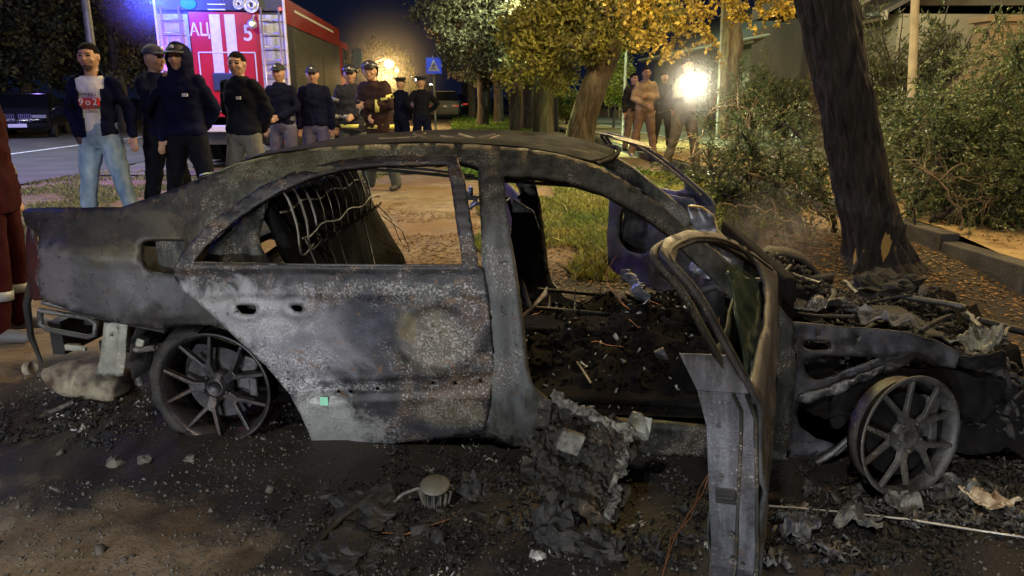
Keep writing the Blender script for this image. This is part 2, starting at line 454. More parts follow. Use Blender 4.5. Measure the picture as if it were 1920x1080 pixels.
def catmull(pts, n=6, closed=True):
    out = []; m = len(pts)
    for i in range(m if closed else m - 1):
        if closed: p = [pts[(i + k) % m] for k in (-1, 0, 1, 2)]
        else: p = [pts[max(0, min(m - 1, i + k))] for k in (-1, 0, 1, 2)]
        for j in range(n):
            t = j / n
            out.append(tuple(.5 * (2 * p[1][a] + (p[2][a] - p[0][a]) * t + (2 * p[0][a] - 5 * p[1][a] + 4 * p[2][a] - p[3][a]) * t * t + (3 * p[1][a] - p[0][a] - 3 * p[2][a] + p[3][a]) * t ** 3) for a in range(len(pts[0]))))
    if not closed: out.append(tuple(pts[-1]))
    return out
def resample(loop, step):
    out = []; m = len(loop)
    for i in range(m):
        a = np.array(loop[i], float); b = np.array(loop[(i + 1) % m], float); L = np.linalg.norm(b - a); n = max(1, int(L / step))
        for j in range(n): out.append(tuple(a + (b - a) * j / n))
    return out
def inside(x, y, loop):
    c = False; m = len(loop); j = m - 1
    for i in range(m):
        xi, yi = loop[i]; xj, yj = loop[j]
        if (yi > y) != (yj > y) and x < (xj - xi) * (y - yi) / (yj - yi + 1e-12) + xi: c = not c
        j = i
    return c
def tri_panel(outer, holes, step):
    loops = [resample(l, step) for l in [outer] + list(holes)]
    P = []; E = []
    for l in loops:
        b = len(P); P += l; E += [(b + i, b + (i + 1) % len(l)) for i in range(len(l))]
    xs = [p[0] for p in outer]; ys = [p[1] for p in outer]
    y = min(ys) + step * .5; row = 0
    while y < max(ys):
        x = min(xs) + (step * .5 if row % 2 else 0)
        while x < max(xs):
            if inside(x, y, outer) and not any(inside(x, y, h) for h in holes):
                if min((x - q[0]) ** 2 + (y - q[1]) ** 2 for q in P[:sum(map(len, loops))]) > (step * .45) ** 2: P.append((x, y))
            x += step
        y += step * .87; row += 1
    r = delaunay_2d_cdt([Vector(p) for p in P], E, [], 0, 1e-4)
    V = [(v.x, v.y) for v in r[0]]; T = []
    for f in r[2]:
        cx = sum(V[i][0] for i in f) / len(f); cy = sum(V[i][1] for i in f) / len(f)
        if inside(cx, cy, outer) and not any(inside(cx, cy, h) for h in holes): T.append(tuple(f))
    return V, T
def panel(name, outer, holes=(), step=12, surf=None, disp=None, thick=.01, m=None, parent=None, mirror=False, smooth=True, off=0.):
    V, T = tri_panel(outer, holes, step)
    vs = []
    for (u, v) in V:
        p = surf(u, v) if surf else C(u, v, off)
        if disp: p = p + Vector((0, -disp(u, v), 0))
        if mirror: p = Vector((p.x, CW - p.y, p.z))
        vs.append(p)
    o = mesh(name, vs, T, m, parent, smooth)
    s = o.modifiers.new('thickness', 'SOLIDIFY'); s.thickness = thick; s.offset = 0; s.use_even_offset = False
    return o
# ---- burnt metal
def burnt(name, dark=(.018, .018, .02), midc=(.065, .066, .072), ash=(.42, .42, .42), ash_lo=.60, rough=.55, metal=.35, patches=(), rust=.25, fine=70, bump=.0025, streak=None):
    m, t, b, co = mat0(name)
    n1 = tnoise(t, co, 2.2, 7, .62, .6); n2 = tnoise(t, co, 9, 8, .7); n3 = tnoise(t, co, fine, 6, .75); n4 = tnoise(t, co, 4.1, 4, .6, 1.)
    c = tmix(t, tmap(t, n2, .32, .7), tuple(dark), tuple(midc))
    c = tmix(t, tmap(t, n1, .5, .72, 0, .55), c, tuple(x * 2.0 for x in midc))
    c = tmix(t, tmath(t, 'MULTIPLY', tmap(t, n4, .52, .66), rust), c, (.20, .115, .045))
    if streak:
        mp = nd(t, 'ShaderNodeMapping'); mp.inputs['Scale'].default_value = streak; t.links.new(co, mp.inputs[0])
        ns = tnoise(t, mp.outputs[0], 6, 6, .7); c = tmix(t, tmap(t, ns, .45, .75, 0, .6), c, tuple(x * 2.8 for x in midc))
    bias = None
    for (ctr, rad, colr, stren, kind) in patches:
        v = nd(t, 'ShaderNodeVectorMath', operation='SUBTRACT'); t.links.new(co, v.inputs[0]); v.inputs[1].default_value = ctr
        v2 = nd(t, 'ShaderNodeVectorMath', operation='DIVIDE'); t.links.new(v.outputs[0], v2.inputs[0]); v2.inputs[1].default_value = rad
        ln = nd(t, 'ShaderNodeVectorMath', operation='LENGTH'); t.links.new(v2.outputs[0], ln.inputs[0])
        d = tmath(t, 'ADD', ln.outputs['Value'], tmath(t, 'MULTIPLY', tmath(t, 'SUBTRACT', tnoise(t, co, 5.5, 9, .72, .8), .5), 2.6))
        f = tmath(t, 'MULTIPLY', tmap(t, d, *((1.15, .75) if kind == 'speck' else (1.22, .70))), stren)
        if kind == 'speck':
            sp = tmath(t, 'MULTIPLY', tmath(t, 'MULTIPLY', f, tmap(t, n3, .47, .56)), tmap(t, n2, .40, .56)); c = tmix(t, sp, c, tuple(colr))
        else: c = tmix(t, f, c, tuple(colr))
    sp = tmath(t, 'MULTIPLY', tmap(t, n3, ash_lo - .05, ash_lo + .03), tmap(t, n4, .47, .60)); c = tmix(t, sp, c, tuple(ash))
    fl_ = tmath(t, 'MULTIPLY', tmap(t, tnoise(t, co, 13, 9, .74, 1.5), .60, .615), rust * 2.2 + .12); c = tmix(t, fl_, c, (.13, .075, .04))
    dk = tmath(t, 'MULTIPLY', tmap(t, tnoise(t, co, 34, 5, .7), .60, .66), .8); c = tmix(t, dk, c, tuple(dark))
    t.links.new(c, b.inputs['Base Color']); b.inputs['Metallic'].default_value = metal
    t.links.new(tmap(t, n2, .3, .7, rough - .12, rough + .22), b.inputs['Roughness'])
    bn = nd(t, 'ShaderNodeBump'); bn.inputs['Distance'].default_value = bump
    t.links.new(tmath(t, 'ADD', n3, n2), bn.inputs['Height']); t.links.new(bn.outputs[0], b.inputs['Normal'])
    return m
def P3(px, py): p = C(px, py); return (p.x, p.y, p.z)
M['door_b'] = burnt('scorched_door_metal', (.010, .010, .011), (.045, .044, .048), (.40, .40, .41), .60, patches=[
    (P3(430, 590), (.34, .3, .13), (.33, .33, .34), .75, 's'), (P3(560, 640), (.33, .3, .22), (.20, .20, .225), .6, 's'),
    (P3(620, 790), (.22, .3, .16), (.36, .37, .36), .85, 's'), (P3(640, 800), (.30, .3, .16), (.50, .50, .50), .55, 'speck'),
    (P3(520, 700), (.25, .3, .2), (.60, .60, .62), .5, 'speck'),
    (P3(740, 545), (.42, .3, .045), (.40, .40, .37), .55, 'speck'),
    (P3(805, 625), (.15, .3, .15), (.10, .088, .06), .7, 's'), (P3(840, 640), (.14, .3, .14), (.38, .36, .31), .5, 'speck'),
    (P3(765, 610), (.045, .3, .07), (.17, .13, .05), .45, 's'),
    (P3(835, 765), (.16, .3, .07), (.13, .11, .07), .8, 's'), (P3(850, 770), (.17, .3, .08), (.38, .35, .31), .45, 'speck'),
    (P3(560, 715), (.5, .3, .03), (.7, .7, .7), .6, 'speck'), (P3(700, 600), (.13, .3, .14), (.018, .020, .034), .7, 's')], rust=.30, fine=105, rough=.42)
M['quarter_b'] = burnt('scorched_quarter_metal', (.007, .007, .008), (.032, .030, .031), (.22, .22, .21), .67, patches=[
    (P3(200, 530), (.35, .3, .14), (.10, .105, .12), .5, 's'), (P3(110, 500), (.10, .3, .2), (.16, .15, .17), .5, 's'),
    (P3(250, 450), (.30, .3, .10), (.085, .075, .045), .6, 's'), (P3(150, 430), (.4, .4, .07), (.02, .018, .02), .8, 's')], rust=.10, rough=.42, bump=.0015)
M['frame_b'] = burnt('scorched_frame_metal', (.007, .008, .007), (.040, .040, .033), (.42, .42, .38), .59, rust=.20, patches=[
    (P3(560, 290), (.45, .4, .10), (.10, .10, .05), .7, 's'), (P3(560, 290), (.6, .4, .12), (.34, .34, .26), .55, 'speck'),
    (P3(950, 600), (.14, .3, .45), (.12, .125, .13), .6, 's')], fine=150, streak=(5, 5, .6))
M['black'] = burnt('charred_black', (.004, .004, .005), (.013, .013, .015), (.22, .22, .21), .68, rust=.10, rough=.6, metal=.1)
M['char'] = mat('char_lumps', (.008, .008, .008), .75, .0, var=(.035, .033, .03), vscale=9, bump=.012, bscale=30)
M['ash2b'] = mat('dim_ash', (.04, .04, .04), .9, var=(.22, .21, .20), vscale=16)
M['soot'] = mat('matt_soot', (.004, .004, .004), 1., var=(.010, .009, .009), vscale=9, bump=.008, bscale=30, spec=.1)
M['ash'] = mat('pale_ash', (.10, .10, .10), .85, .0, var=(.48, .48, .45), vscale=16, bump=.004, bscale=60)
M['bare'] = burnt('bare_steel', (.05, .05, .052), (.15, .15, .15), (.5, .5, .48), .6, rust=.3, rough=.45, metal=.6)
M['mount_m'] = burnt('pale_primed_steel', (.16, .165, .14), (.34, .35, .30), (.5, .5, .45), .6, rust=.3, rough=.5, metal=.3)
M['rim_m'] = burnt('wheel_alloy', (.028, .026, .03), (.085, .08, .085), (.25, .24, .23), .70, rust=.25, rough=.38, metal=.75, bump=.0008)
M['rim_m2'] = burnt('ash_coated_alloy', (.022, .022, .022), (.10, .10, .097), (.40, .39, .37), .62, rust=.2, rough=.5, metal=.5, bump=.0008)
M['muffler_m'] = mat('muffler_steel', (.30, .27, .19), .85, 0, var=(.07, .045, .035), vscale=7, bump=.0012, bscale=50, vlo=.42, vhi=.60)
M['apron_m'] = burnt('dull_grey_steel', (.012, .012, .014), (.055, .055, .064), (.3, .3, .3), .66, rust=.12, rough=.5, metal=.4, bump=.001)
M['glow_b'] = mat('glossy_sheet', (.10, .10, .12), .38, .6, var=(.30, .30, .34), vscale=8, bump=.01, bscale=12)
M['spring'] = mat('spring_wire', (.16, .13, .10), .5, .6, var=(.40, .37, .33), vscale=9)
M['wire_cu'] = mat('bare_copper_wire', (.34, .14, .06), .45, .7, var=(.18, .09, .05), vscale=20)

car = thing('burnt_car', 'burnt out grey sedan wreck on bare rims, its front door hanging open beside a tree', 'car', OC, YAW)
# ---- body side ring with rear door, front door and filler openings
ring_out = [(48, 398), (60, 393), (93, 391), (160, 391), (231, 391), (262, 381), (324, 360), (390, 333), (450, 310), (520, 294), (600, 283), (700, 277), (800, 275), (900, 277), (1000, 286), (1060, 297), (1120, 315), (1180, 348), (1240, 388), (1300, 440), (1380, 505), (1450, 560), (1485, 602), (1490, 700), (1480, 800), (1466, 893), (1335, 882), (1200, 862), (980, 836), (905, 815), (760, 812), (600, 806), (570, 760), (545, 728), (500, 672), (470, 645), (430, 618), (400, 607), (360, 606), (330, 608), (301, 614), (260, 609), (208, 600), (139, 582), (83, 556), (76, 520), (84, 480), (78, 440), (54, 425)]
hole_r = [(352, 500), (372, 462), (440, 398), (500, 362), (560, 337), (647, 317), (720, 308), (860, 304), (899, 317), (905, 420), (905, 500), (915, 560), (925, 680), (915, 785), (650, 775), (600, 735), (530, 655), (440, 588), (370, 540)]
hole_f = [(945, 332), (1000, 334), (1060, 342), (1130, 366), (1200, 405), (1250, 440), (1330, 520), (1400, 590), (1430, 650), (1420, 780), (1335, 800), (1180, 790), (1080, 778), (1039, 762), (1003, 727), (988, 690), (975, 581), (964, 495), (951, 410)]
hole_fuel = catmull([(275, 452), (340, 451), (352, 460), (352, 502), (340, 513), (285, 511), (268, 495), (266, 468)], 3)
def dent(px, py):
    p = Vector((px / 90, py / 90, 1)); d = .010 * noise.noise(p) + .004 * noise.noise(p * 3)
    return d
def ring_disp(px, py):
    d = dent(px, py)
    if px < 400 and py > 380:
        # shallow character line and crease sweep on the rear wing
        d += .012 * math.exp(-((py - (470 + .12 * (px - 100))) / 14) ** 2) * (px < 260)
        d += .010 * math.exp(-((py - 585) / 12) ** 2) * sstep(180, 330, px)
    if py < 330 and px < 900: d += -.012 * math.exp(-((py - (296 + max(0, 560 - px) ** 1.35 * .075)) / 5) ** 2)
    if 905 < px < 1000: d += .010 * math.sin((px - 905 - (py - 400) * .06) / 9)
    return d
for mir in (False, True):
    o = panel('body_side', ring_out, [hole_r, hole_f, hole_fuel], 10 if not mir else 18, disp=ring_disp, thick=.035, m=[M['frame_b'], M['quarter_b']], parent=car, mirror=mir)
    me = o.data
    for f in me.polygons:
        c = f.center
        if c.x < -.02 and c.z < 1.03 - max(0, (c.x + .75)) * -.35: f.material_index = 1
# inner wall of filler recess
fr = MB(); c0 = C(312, 482, .035); c0b = c0 + Vector((.03, .045, 0))
fr.box(c0 + Vector((.012, .055, 0)), (.17, .004, .15)); fr.build('filler_recess', M['frame_b'], car)
hx = C(1468, 700).x
# ---- roof
near = [(390, 333), (450, 310), (520, 294), (600, 283), (700, 277), (800, 275), (900, 277), (1000, 286), (1060, 297), (1105, 309)]
rv = []; rf = []; NJ = 26
sts = catmull([tuple(C(*p)) for p in near], 5, False)
sts = [s for s in sts if s[0] > -.10]
for i, (x, y, z) in enumerate(sts):
    for j in range(NJ + 1):
        t = j / NJ; yy = y + .005 + (CW - 2 * y - .01) * t
        zz = z + .020 * (1 - (2 * t - 1) ** 4) * (1 - .6 * sstep(len(sts) - 8, len(sts) - 1, i)) + .010 * noise.noise(Vector((x * 3, yy * 3, 0)))
        # sagging burnt sunroof well
        zz -= .02 * sstep(.2, .26, t) * sdown(.8, .74, t) * sstep(.45, .55, x) * sdown(1.37, 1.27, x)
        nz_ = sstep(len(sts) - 12, len(sts) - 1, i) * math.sin(math.pi * t)
        rv.append((x + .13 * nz_, yy, zz - .012 * nz_))
for i in range(len(sts) - 1):
    for j in range(NJ): k = i * (NJ + 1) + j; rf.append((k, k + 1, k + NJ + 2, k + NJ + 1))
M['roofb'] = burnt('sooty_roof', (.003, .003, .003), (.010, .010, .010), (.16, .15, .13), .70, rust=.06, rough=.75, metal=0., bump=.003)
M['roofb'].node_tree.nodes['Principled BSDF'].inputs['Specular IOR Level'].default_value = .04
o = mesh('roof', rv, rf, M['roofb'], car, True); o.modifiers.new('thickness', 'SOLIDIFY').thickness = .012
# windscreen header, pale and buckled, and far pillar trim
sx_ = .13; hd = MB(); xh = sts[-1][0]; zh = sts[-1][2]; yh = sts[-1][1]
hp = [Vector((xh + .02 + sx_ * math.sin(math.pi * t), yh + (CW - 2 * yh) * t, zh + .012 * math.sin(math.pi * t) - .006 * math.sin(9 * t))) for t in np.linspace(.02, .98, 20)]
hd.tube(hp, .012, 5)
hd.build('windscreen_header', M['roofb'], car, True)
for q in range(14):
    hs_ = MB(); p_ = np.array([hx + rng.uniform(.1, 1.2), rng.uniform(.25, 1.3), 0.]); p_[2] = .60 - .10 * (p_[0] - hx)
    hs_.tube([Vector(v) for v in catmull([tuple(v) for v in curve(p_, rng.normal(size=3) * (1, 1, .1), rng.uniform(.2, .5), 5, 0, .15) * (1, 1, .35) + (0, 0, p_[2] * .65)], 3, False)], rng.uniform(.006, .018), 7); hs_.build('burnt_hose', M['black'] if q % 3 else M['bare'], car, True)
ws = MB()
for q in range(6):
    t = .45 + q * .085; a0 = Vector((xh - .02 + .14 * math.sin(math.pi * t), yh + (CW - 2 * yh) * t, zh + .07))
    ws.add([a0, a0 + Vector((.0, .035, 0)), a0 + Vector((.17, .05, -.035)), a0 + Vector((.19, .012, -.05))], [(0, 1, 2, 3)])
o = ws.build('windscreen_remnant', M['bare'], car); o.modifiers.new('t', 'SOLIDIFY').thickness = .006
# ---- roof litter: scorched scraps (things lying on the roof)
M['scrap_m'] = mat('scorched_scrap', (.28, .18, .09), .6, .1, var=(.62, .5, .33), vscale=14)
def scraps(name, px0, py0, n, lab, sz):
    for i in range(n):
        b = MB(); a = C(px0 + (i - 1.5) * 22 , py0, flat=.62) + Vector((rng.uniform(-.01, .01), rng.uniform(-.05, .25), 0))
        rt = Matrix.Rotation(rng.uniform(-.8, .9), 3, 'Z') @ Matrix.Rotation(rng.uniform(-.3, .3), 3, 'Y')
        zz = zr(a.x, a.y)
        b.box((a.x, a.y, zz + .008 + .004 * i / n), (sz * rng.uniform(.7, 1.6), .016, .008), rt)
        o = b.build(name, M['scrap_m']); o.location = OC; o.rotation_euler = (0, 0, YAW); tag(o, ('leftmost', 'second from left', 'third from left', 'rightmost')[i] + ' of the four ' + lab, 'scrap', lab)
def zr(x, y):
    i = min(range(len(sts)), key=lambda k: abs(sts[k][0] - x)); yy = sts[i][1]; t = (y - yy) / (CW - 2 * yy)
    z = sts[i][2] + .020 * (1 - (2 * t - 1) ** 4)
    if .22 < t < .78 and .50 < x < 1.32: z -= .02
    return z + .008
scraps('scrap', 885, 262, 4, 'orange-brown scraps on the middle of the wreck roof', .11)
scraps('splinter', 752, 256, 4, 'pale splinters on the rear half of the wreck roof', .08)
# ---- rear door (near), closed
door_out = [(326, 513), (332, 492), (343, 474), (384, 429), (440, 385), (488, 352), (551, 325), (625, 305), (699, 296), (780, 293), (857, 293), (872, 340), (885, 420), (897, 497), (906, 505), (917, 560), (926, 680), (918, 760), (907, 806), (850, 817), (760, 826), (680, 835), (592, 846), (582, 815), (566, 775), (545, 738), (500, 685), (452, 640), (405, 595), (365, 560), (338, 540)]
door_win = [(364, 493), (383, 466), (415, 435), (450, 407), (490, 381), (530, 357), (590, 333), (647, 319), (718, 312), (838, 309), (848, 360), (858, 430), (868, 498), (620, 497), (450, 494)]
h1 = catmull([(447, 570), (478, 569), (484, 576), (480, 587), (462, 589), (452, 585)], 3)
h2 = catmull([(546, 574), (558, 569), (569, 574), (568, 584), (554, 583)], 3)
holes_s = [catmull([(x - 4, y), (x, y - 4), (x + 4, y), (x, y + 4)], 2) for x, y in ((657, 735), (634, 735), (812, 718), (853, 719), (708, 729), (900, 716))]
def lerp_y(px, pts):
    for (a, b), (c, d) in zip(pts, pts[1:]):
        if a <= px <= c: return b + (d - b) * (px - a) / (c - a)
    return pts[0][1] if px < pts[0][0] else pts[-1][1]
def door_disp(px, py):
    d = dent(px + 400, py) * .8
    # rub strip channel
    yt = lerp_y(px, [(575, 722), (760, 708), (925, 700)]); yb = lerp_y(px, [(575, 752), (760, 742), (925, 733)])
    if px > 580: d += -.010 * (sstep(yt - 3, yt + 3, py) - sstep(yb - 3, yb + 3, py)) + .005 * math.exp(-((py - yt + 5) / 4) ** 2) + .005 * math.exp(-((py - yb - 5) / 4) ** 2)
    # shoulder
    d += .010 * math.exp(-((py - 548) / 9) ** 2) * sstep(330, 420, px)
    # window sill
    d += .012 * math.exp(-((py - 500) / 7) ** 2)
    # handle boss
    for (cx, cy, rx, ry) in ((464, 579, 30, 17), (557, 578, 24, 14)):
        q = math.hypot((px - cx) / rx, (py - cy) / ry); d += .010 * math.exp(-((q - .9) / .25) ** 2)
    q = math.hypot((px - 510) / 70, (py - 579) / 20); d += .006 * math.exp(-q * q * 1.5)
    # buckled blister on the front half, crease lines
    q = math.hypot((px - 825) / 75, (py - 625) / 60); d += .012 * math.exp(-((q - 1) / .18) ** 2)
    d += .004 * noise.noise(Vector((px / 25, py / 25, 2)))
    if py < 490: d += .004 * math.sin(py / 4)
    # arch lip
    return d
rear_door = panel('door', door_out, [door_win, h1, h2] + holes_s, 7, disp=door_disp, thick=.016, m=M['door_b'], parent=car, off=-.022)
rear_door['label'] = 'closed rear door mottled with white ash and ochre scorch marks'
bk = panel('door_inner_skin', [(360, 520), (905, 520), (915, 680), (905, 790), (640, 800), (600, 760), (540, 700), (440, 600)], [], 40, thick=.01, m=M['black'], parent=rear_door, off=.045)
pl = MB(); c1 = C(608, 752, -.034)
pl.box(c1, (.035, .006, .038)); M['tape'] = mat('mint_glint_paint', (.25, .62, .42), .4, bump=.002); pl.build('tape', M['tape'], rear_door)  # green patch paints in a mint reflection on the door
# sill trim along the window
tb = MB(); tb.tube([C(px, py, -.028) for px, py in ((364, 493), (450, 495), (560, 497), (700, 498), (868, 499))], .007, 6); tb.build('sill_trim', M['bare'], rear_door, True)
# ---- inner quarter window structure behind the door opening
panel('inner_pillar', catmull([(384, 500), (400, 462), (430, 425), (470, 395), (500, 372), (494, 400), (488, 430), (490, 462), (502, 500)], 3), [], 9, disp=lambda a, b: .02 * math.sin((a - b * .4) / 11), thick=.02, m=M['frame_b'], parent=car, off=.12)
# far side: rear door swung wide open, as on this side its frame edge
def swing(o, hinge, ang, sag=(0, 0)):
    """turn a mesh about a vertical hinge in the car frame"""
    o.location = Vector(hinge); 
    for v in o.data.vertices: v.co -= Vector(hinge)
    o.rotation_euler = (sag[0], sag[1], ang)
hz = C(910, 600); farh = (hz.x, CW - .02, 0)
o = panel('door', door_out, [door_win], 18, thick=.03, m=M['black'], parent=car, mirror=True, off=-.02); swing(o, farh, R(-78)); o['label'] = 'far rear door standing wide open, charred black'
# ---- front door geometry in (a = distance back from the hinge, z)
DL = 1.10
def door_xyz(a, z, off=0.):
    x = hx - a; return Vector((x, side(x, z) + off, z))
fd_out = [(0.0, .24), (.0, .60), (.01, .84), (.06, .90), (.20, .99), (.38, 1.09), (.56, 1.17), (.74, 1.225), (.92, 1.25), (1.02, 1.245), (1.055, 1.20), (1.075, 1.05), (1.085, .90), (1.09, .55), (1.075, .36), (1.04, .26), (.9, .225), (.4, .22)]
fd_win = [(.40, .888), (.29, .915), (.26, .965), (.32, 1.03), (.41, 1.075), (.57, 1.143), (.75, 1.196), (.92, 1.222), (1.012, 1.216), (1.034, 1.16), (1.05, 1.03), (1.058, .91), (.6, .885)]
def fd_surf(off):
    return lambda u, v: door_xyz(u, v, off)
def build_front_door(mir, ang, label):
    sg = -1 if not mir else 1
    root_m = M['frame_b']
    h = Vector((hx + .0, 0.02 if not mir else CW - .02, 0))
    def fin(o):
        if mir:
            for v in o.data.vertices: v.co.y = CW - v.co.y
        swing(o, h, ang, (0, 0) if mir else (R(-5), R(-5.5)))
    def dsp(u, v):
        return .006 * noise.noise(Vector((u * 5, v * 5, 8))) + (.012 * math.exp(-((v - .62) / .02) ** 2)) - .01 * (abs(v - .46) < .035)
    sc = 100
    def pan(nm, out, holes, off, th, m, step=.035, parent=None, disp=None):
        V, T = tri_panel([(a * sc, b * sc) for a, b in out], [[(a * sc, b * sc) for a, b in hh] for hh in holes], step * sc)
        vs = []
        for u, v in V:
            p = door_xyz(u / sc, v / sc, off)
            if disp: p.y -= disp(u / sc, v / sc)
            vs.append(p)
        o = mesh(nm, vs, T, m, parent, True); s = o.modifiers.new('t', 'SOLIDIFY'); s.thickness = th; s.offset = 0
        return o
    o = pan('door', fd_out, [fd_win], 0., .012, M['door_f'], disp=dsp); fin(o); o['label'] = label
    o.parent = car
    low = [(0.0, .24), (.0, .60), (.01, .84), (.06, .885), (.6, .875), (1.085, .89), (1.09, .55), (1.075, .36), (1.04, .26), (.9, .225), (.4, .22)]
    sp = catmull([(.30 + .11 * math.cos(t), .42 + .11 * math.sin(t)) for t in np.linspace(0, 6.28, 13)[:-1]], 2)
    cut = catmull([(.55, .45), (.8, .42), (.95, .5), (.9, .7), (.7, .75), (.55, .65)], 3)
    i = pan('inner_panel', low, [sp, cut] if mir else [sp], .125, .006, M['door_in'], disp=lambda u, v: .02 * noise.noise(Vector((u * 6, v * 6, 4))))
    i2 = i
    # edge strips joining both skins
    loops = MB()
    def strip_edge(pts, o0, o1):
        for (a, z), (a2, z2) in zip(pts, pts[1:]):
            loops.add([door_xyz(a, z, o0), door_xyz(a2, z2, o0), door_xyz(a2, z2, o1), door_xyz(a, z, o1)], [(0, 1, 2, 3)])
    strip_edge([(1.062, .99), (1.085, .90), (1.087, .80), (1.09, .70), (1.09, .62), (1.09, .55), (1.083, .45), (1.075, .36), (1.04, .26), (.9, .225), (.4, .22), (0, .24)], .004, .128)
    strip_edge([(0, .24), (0, .6), (.01, .84)], .004, .128)
    e = loops.build('door_edge', M['edge_f'], None, False); sm = e.modifiers.new('t', 'SOLIDIFY'); sm.thickness = .005
    # raised seam, latch, bolts, stripes on the trailing edge
    d = MB()
    d.tube([door_xyz(1.096, z, .052 + .012 * math.sin(z * 5)) for z in np.linspace(.27, .90, 14)], .005, 5)
    d.tube([door_xyz(1.094, z, .008) for z in np.linspace(.30, .90, 10)], .006, 5)
    db = d.build('seam', M['frame_b'], None, True)
    gbs = []
    for (z, oy, r) in ((.48, .075, .011), (.40, .07, .009), (.385, .045, .006), (.66, .095, .008), (.31, .06, .01)):
        Mx = Matrix.Translation(door_xyz(1.092, z, oy)) @ Matrix.Rotation(R(-90), 4, 'Y')
        g = MB(); g.lathe([(0, .014), (r * .5, .014), (r * .6, .008), (r, .008), (r, .0)], 10, Mx); gbs.append(g.build('bolt', M['bare'], None, False))
    lt = MB(); lt.box(door_xyz(1.092, .60, .085), (.01, .055, .05)); lt.box(door_xyz(1.097, .595, .085), (.01, .045, .012))
    lb = lt.build('latch', M['black'], None, False, .004)
    # glazing channel round the window, inner tube of the frame
    wc = MB()
    wl = [(.08, .895), (.21, .978), (.38, 1.07), (.56, 1.15), (.74, 1.205), (.92, 1.232), (1.02, 1.225), (1.045, 1.16), (1.06, 1.03), (1.068, .90)]
    wc.tube([door_xyz(a, z, .035) for a, z in catmull(wl, 3, False)], .011, 6)
    wc.tube([door_xyz(a, z, -.006) for a, z in catmull(wl, 3, False)], .007, 6)
    wb = wc.build('window_channel', M['frame_b'], None, True)
    kids = [i2, e, db, lb, wb] + gbs
    if not mir:
        # glass left low in the frame, and mirror triangle
        gl = pan('window_glass', [(.38, .89), (.30, .93), (.44, 1.03), (.60, 1.08), (.70, 1.02), (.80, .98), (.9, .93), (1.0, .90), (.6, .88)], [], .016, .004, M['dglass'])
        kids.append(gl)
    for kx in kids:
        fin(kx); kx.location = (0, 0, 0); kx.rotation_euler = (0, 0, 0); kx.parent = o
    return o
M['door_f'] = burnt('scorched_front_door', (.012, .012, .014), (.060, .061, .064), (.40, .39, .37), .64, rust=.06, rough=.5, metal=.2, streak=(1, 1, .5))
M['edge_f'] = burnt('blued_edge_steel', (.035, .037, .045), (.10, .105, .12), (.4, .4, .4), .64, rust=.1, rough=.42, metal=.45, streak=(4, 4, .7))
M['door_in'] = burnt('inner_door_steel', (.008, .009, .008), (.045, .05, .042), (.2, .2, .2), .66, rust=.15, rough=.6, metal=.2)
m, t, b, co = mat0('sooty_glass'); b.inputs['Base Color'].default_value = (.03, .05, .04, 1); b.inputs['Roughness'].default_value = .12
tr = nd(t, 'ShaderNodeBsdfTransparent'); tr.inputs[0].default_value = (.75, .85, .78, 1); mx = nd(t, 'ShaderNodeMixShader')
t.links.new(tmap(t, tnoise(t, co, 7, 6, .7), .4, .65, .25, .9), mx.inputs[0]); t.links.new(tr.outputs[0], mx.inputs[1]); t.links.new(b.outputs[0], mx.inputs[2]); t.links.new(mx.outputs[0], t.nodes['Material Output'].inputs['Surface'])
M['dglass'] = m
FDA = 74.5
build_front_door(False, R(FDA), 'near front door hanging open towards the viewer with an empty window frame')
build_front_door(True, R(-62), 'far front door standing open with its bare inner panel showing')
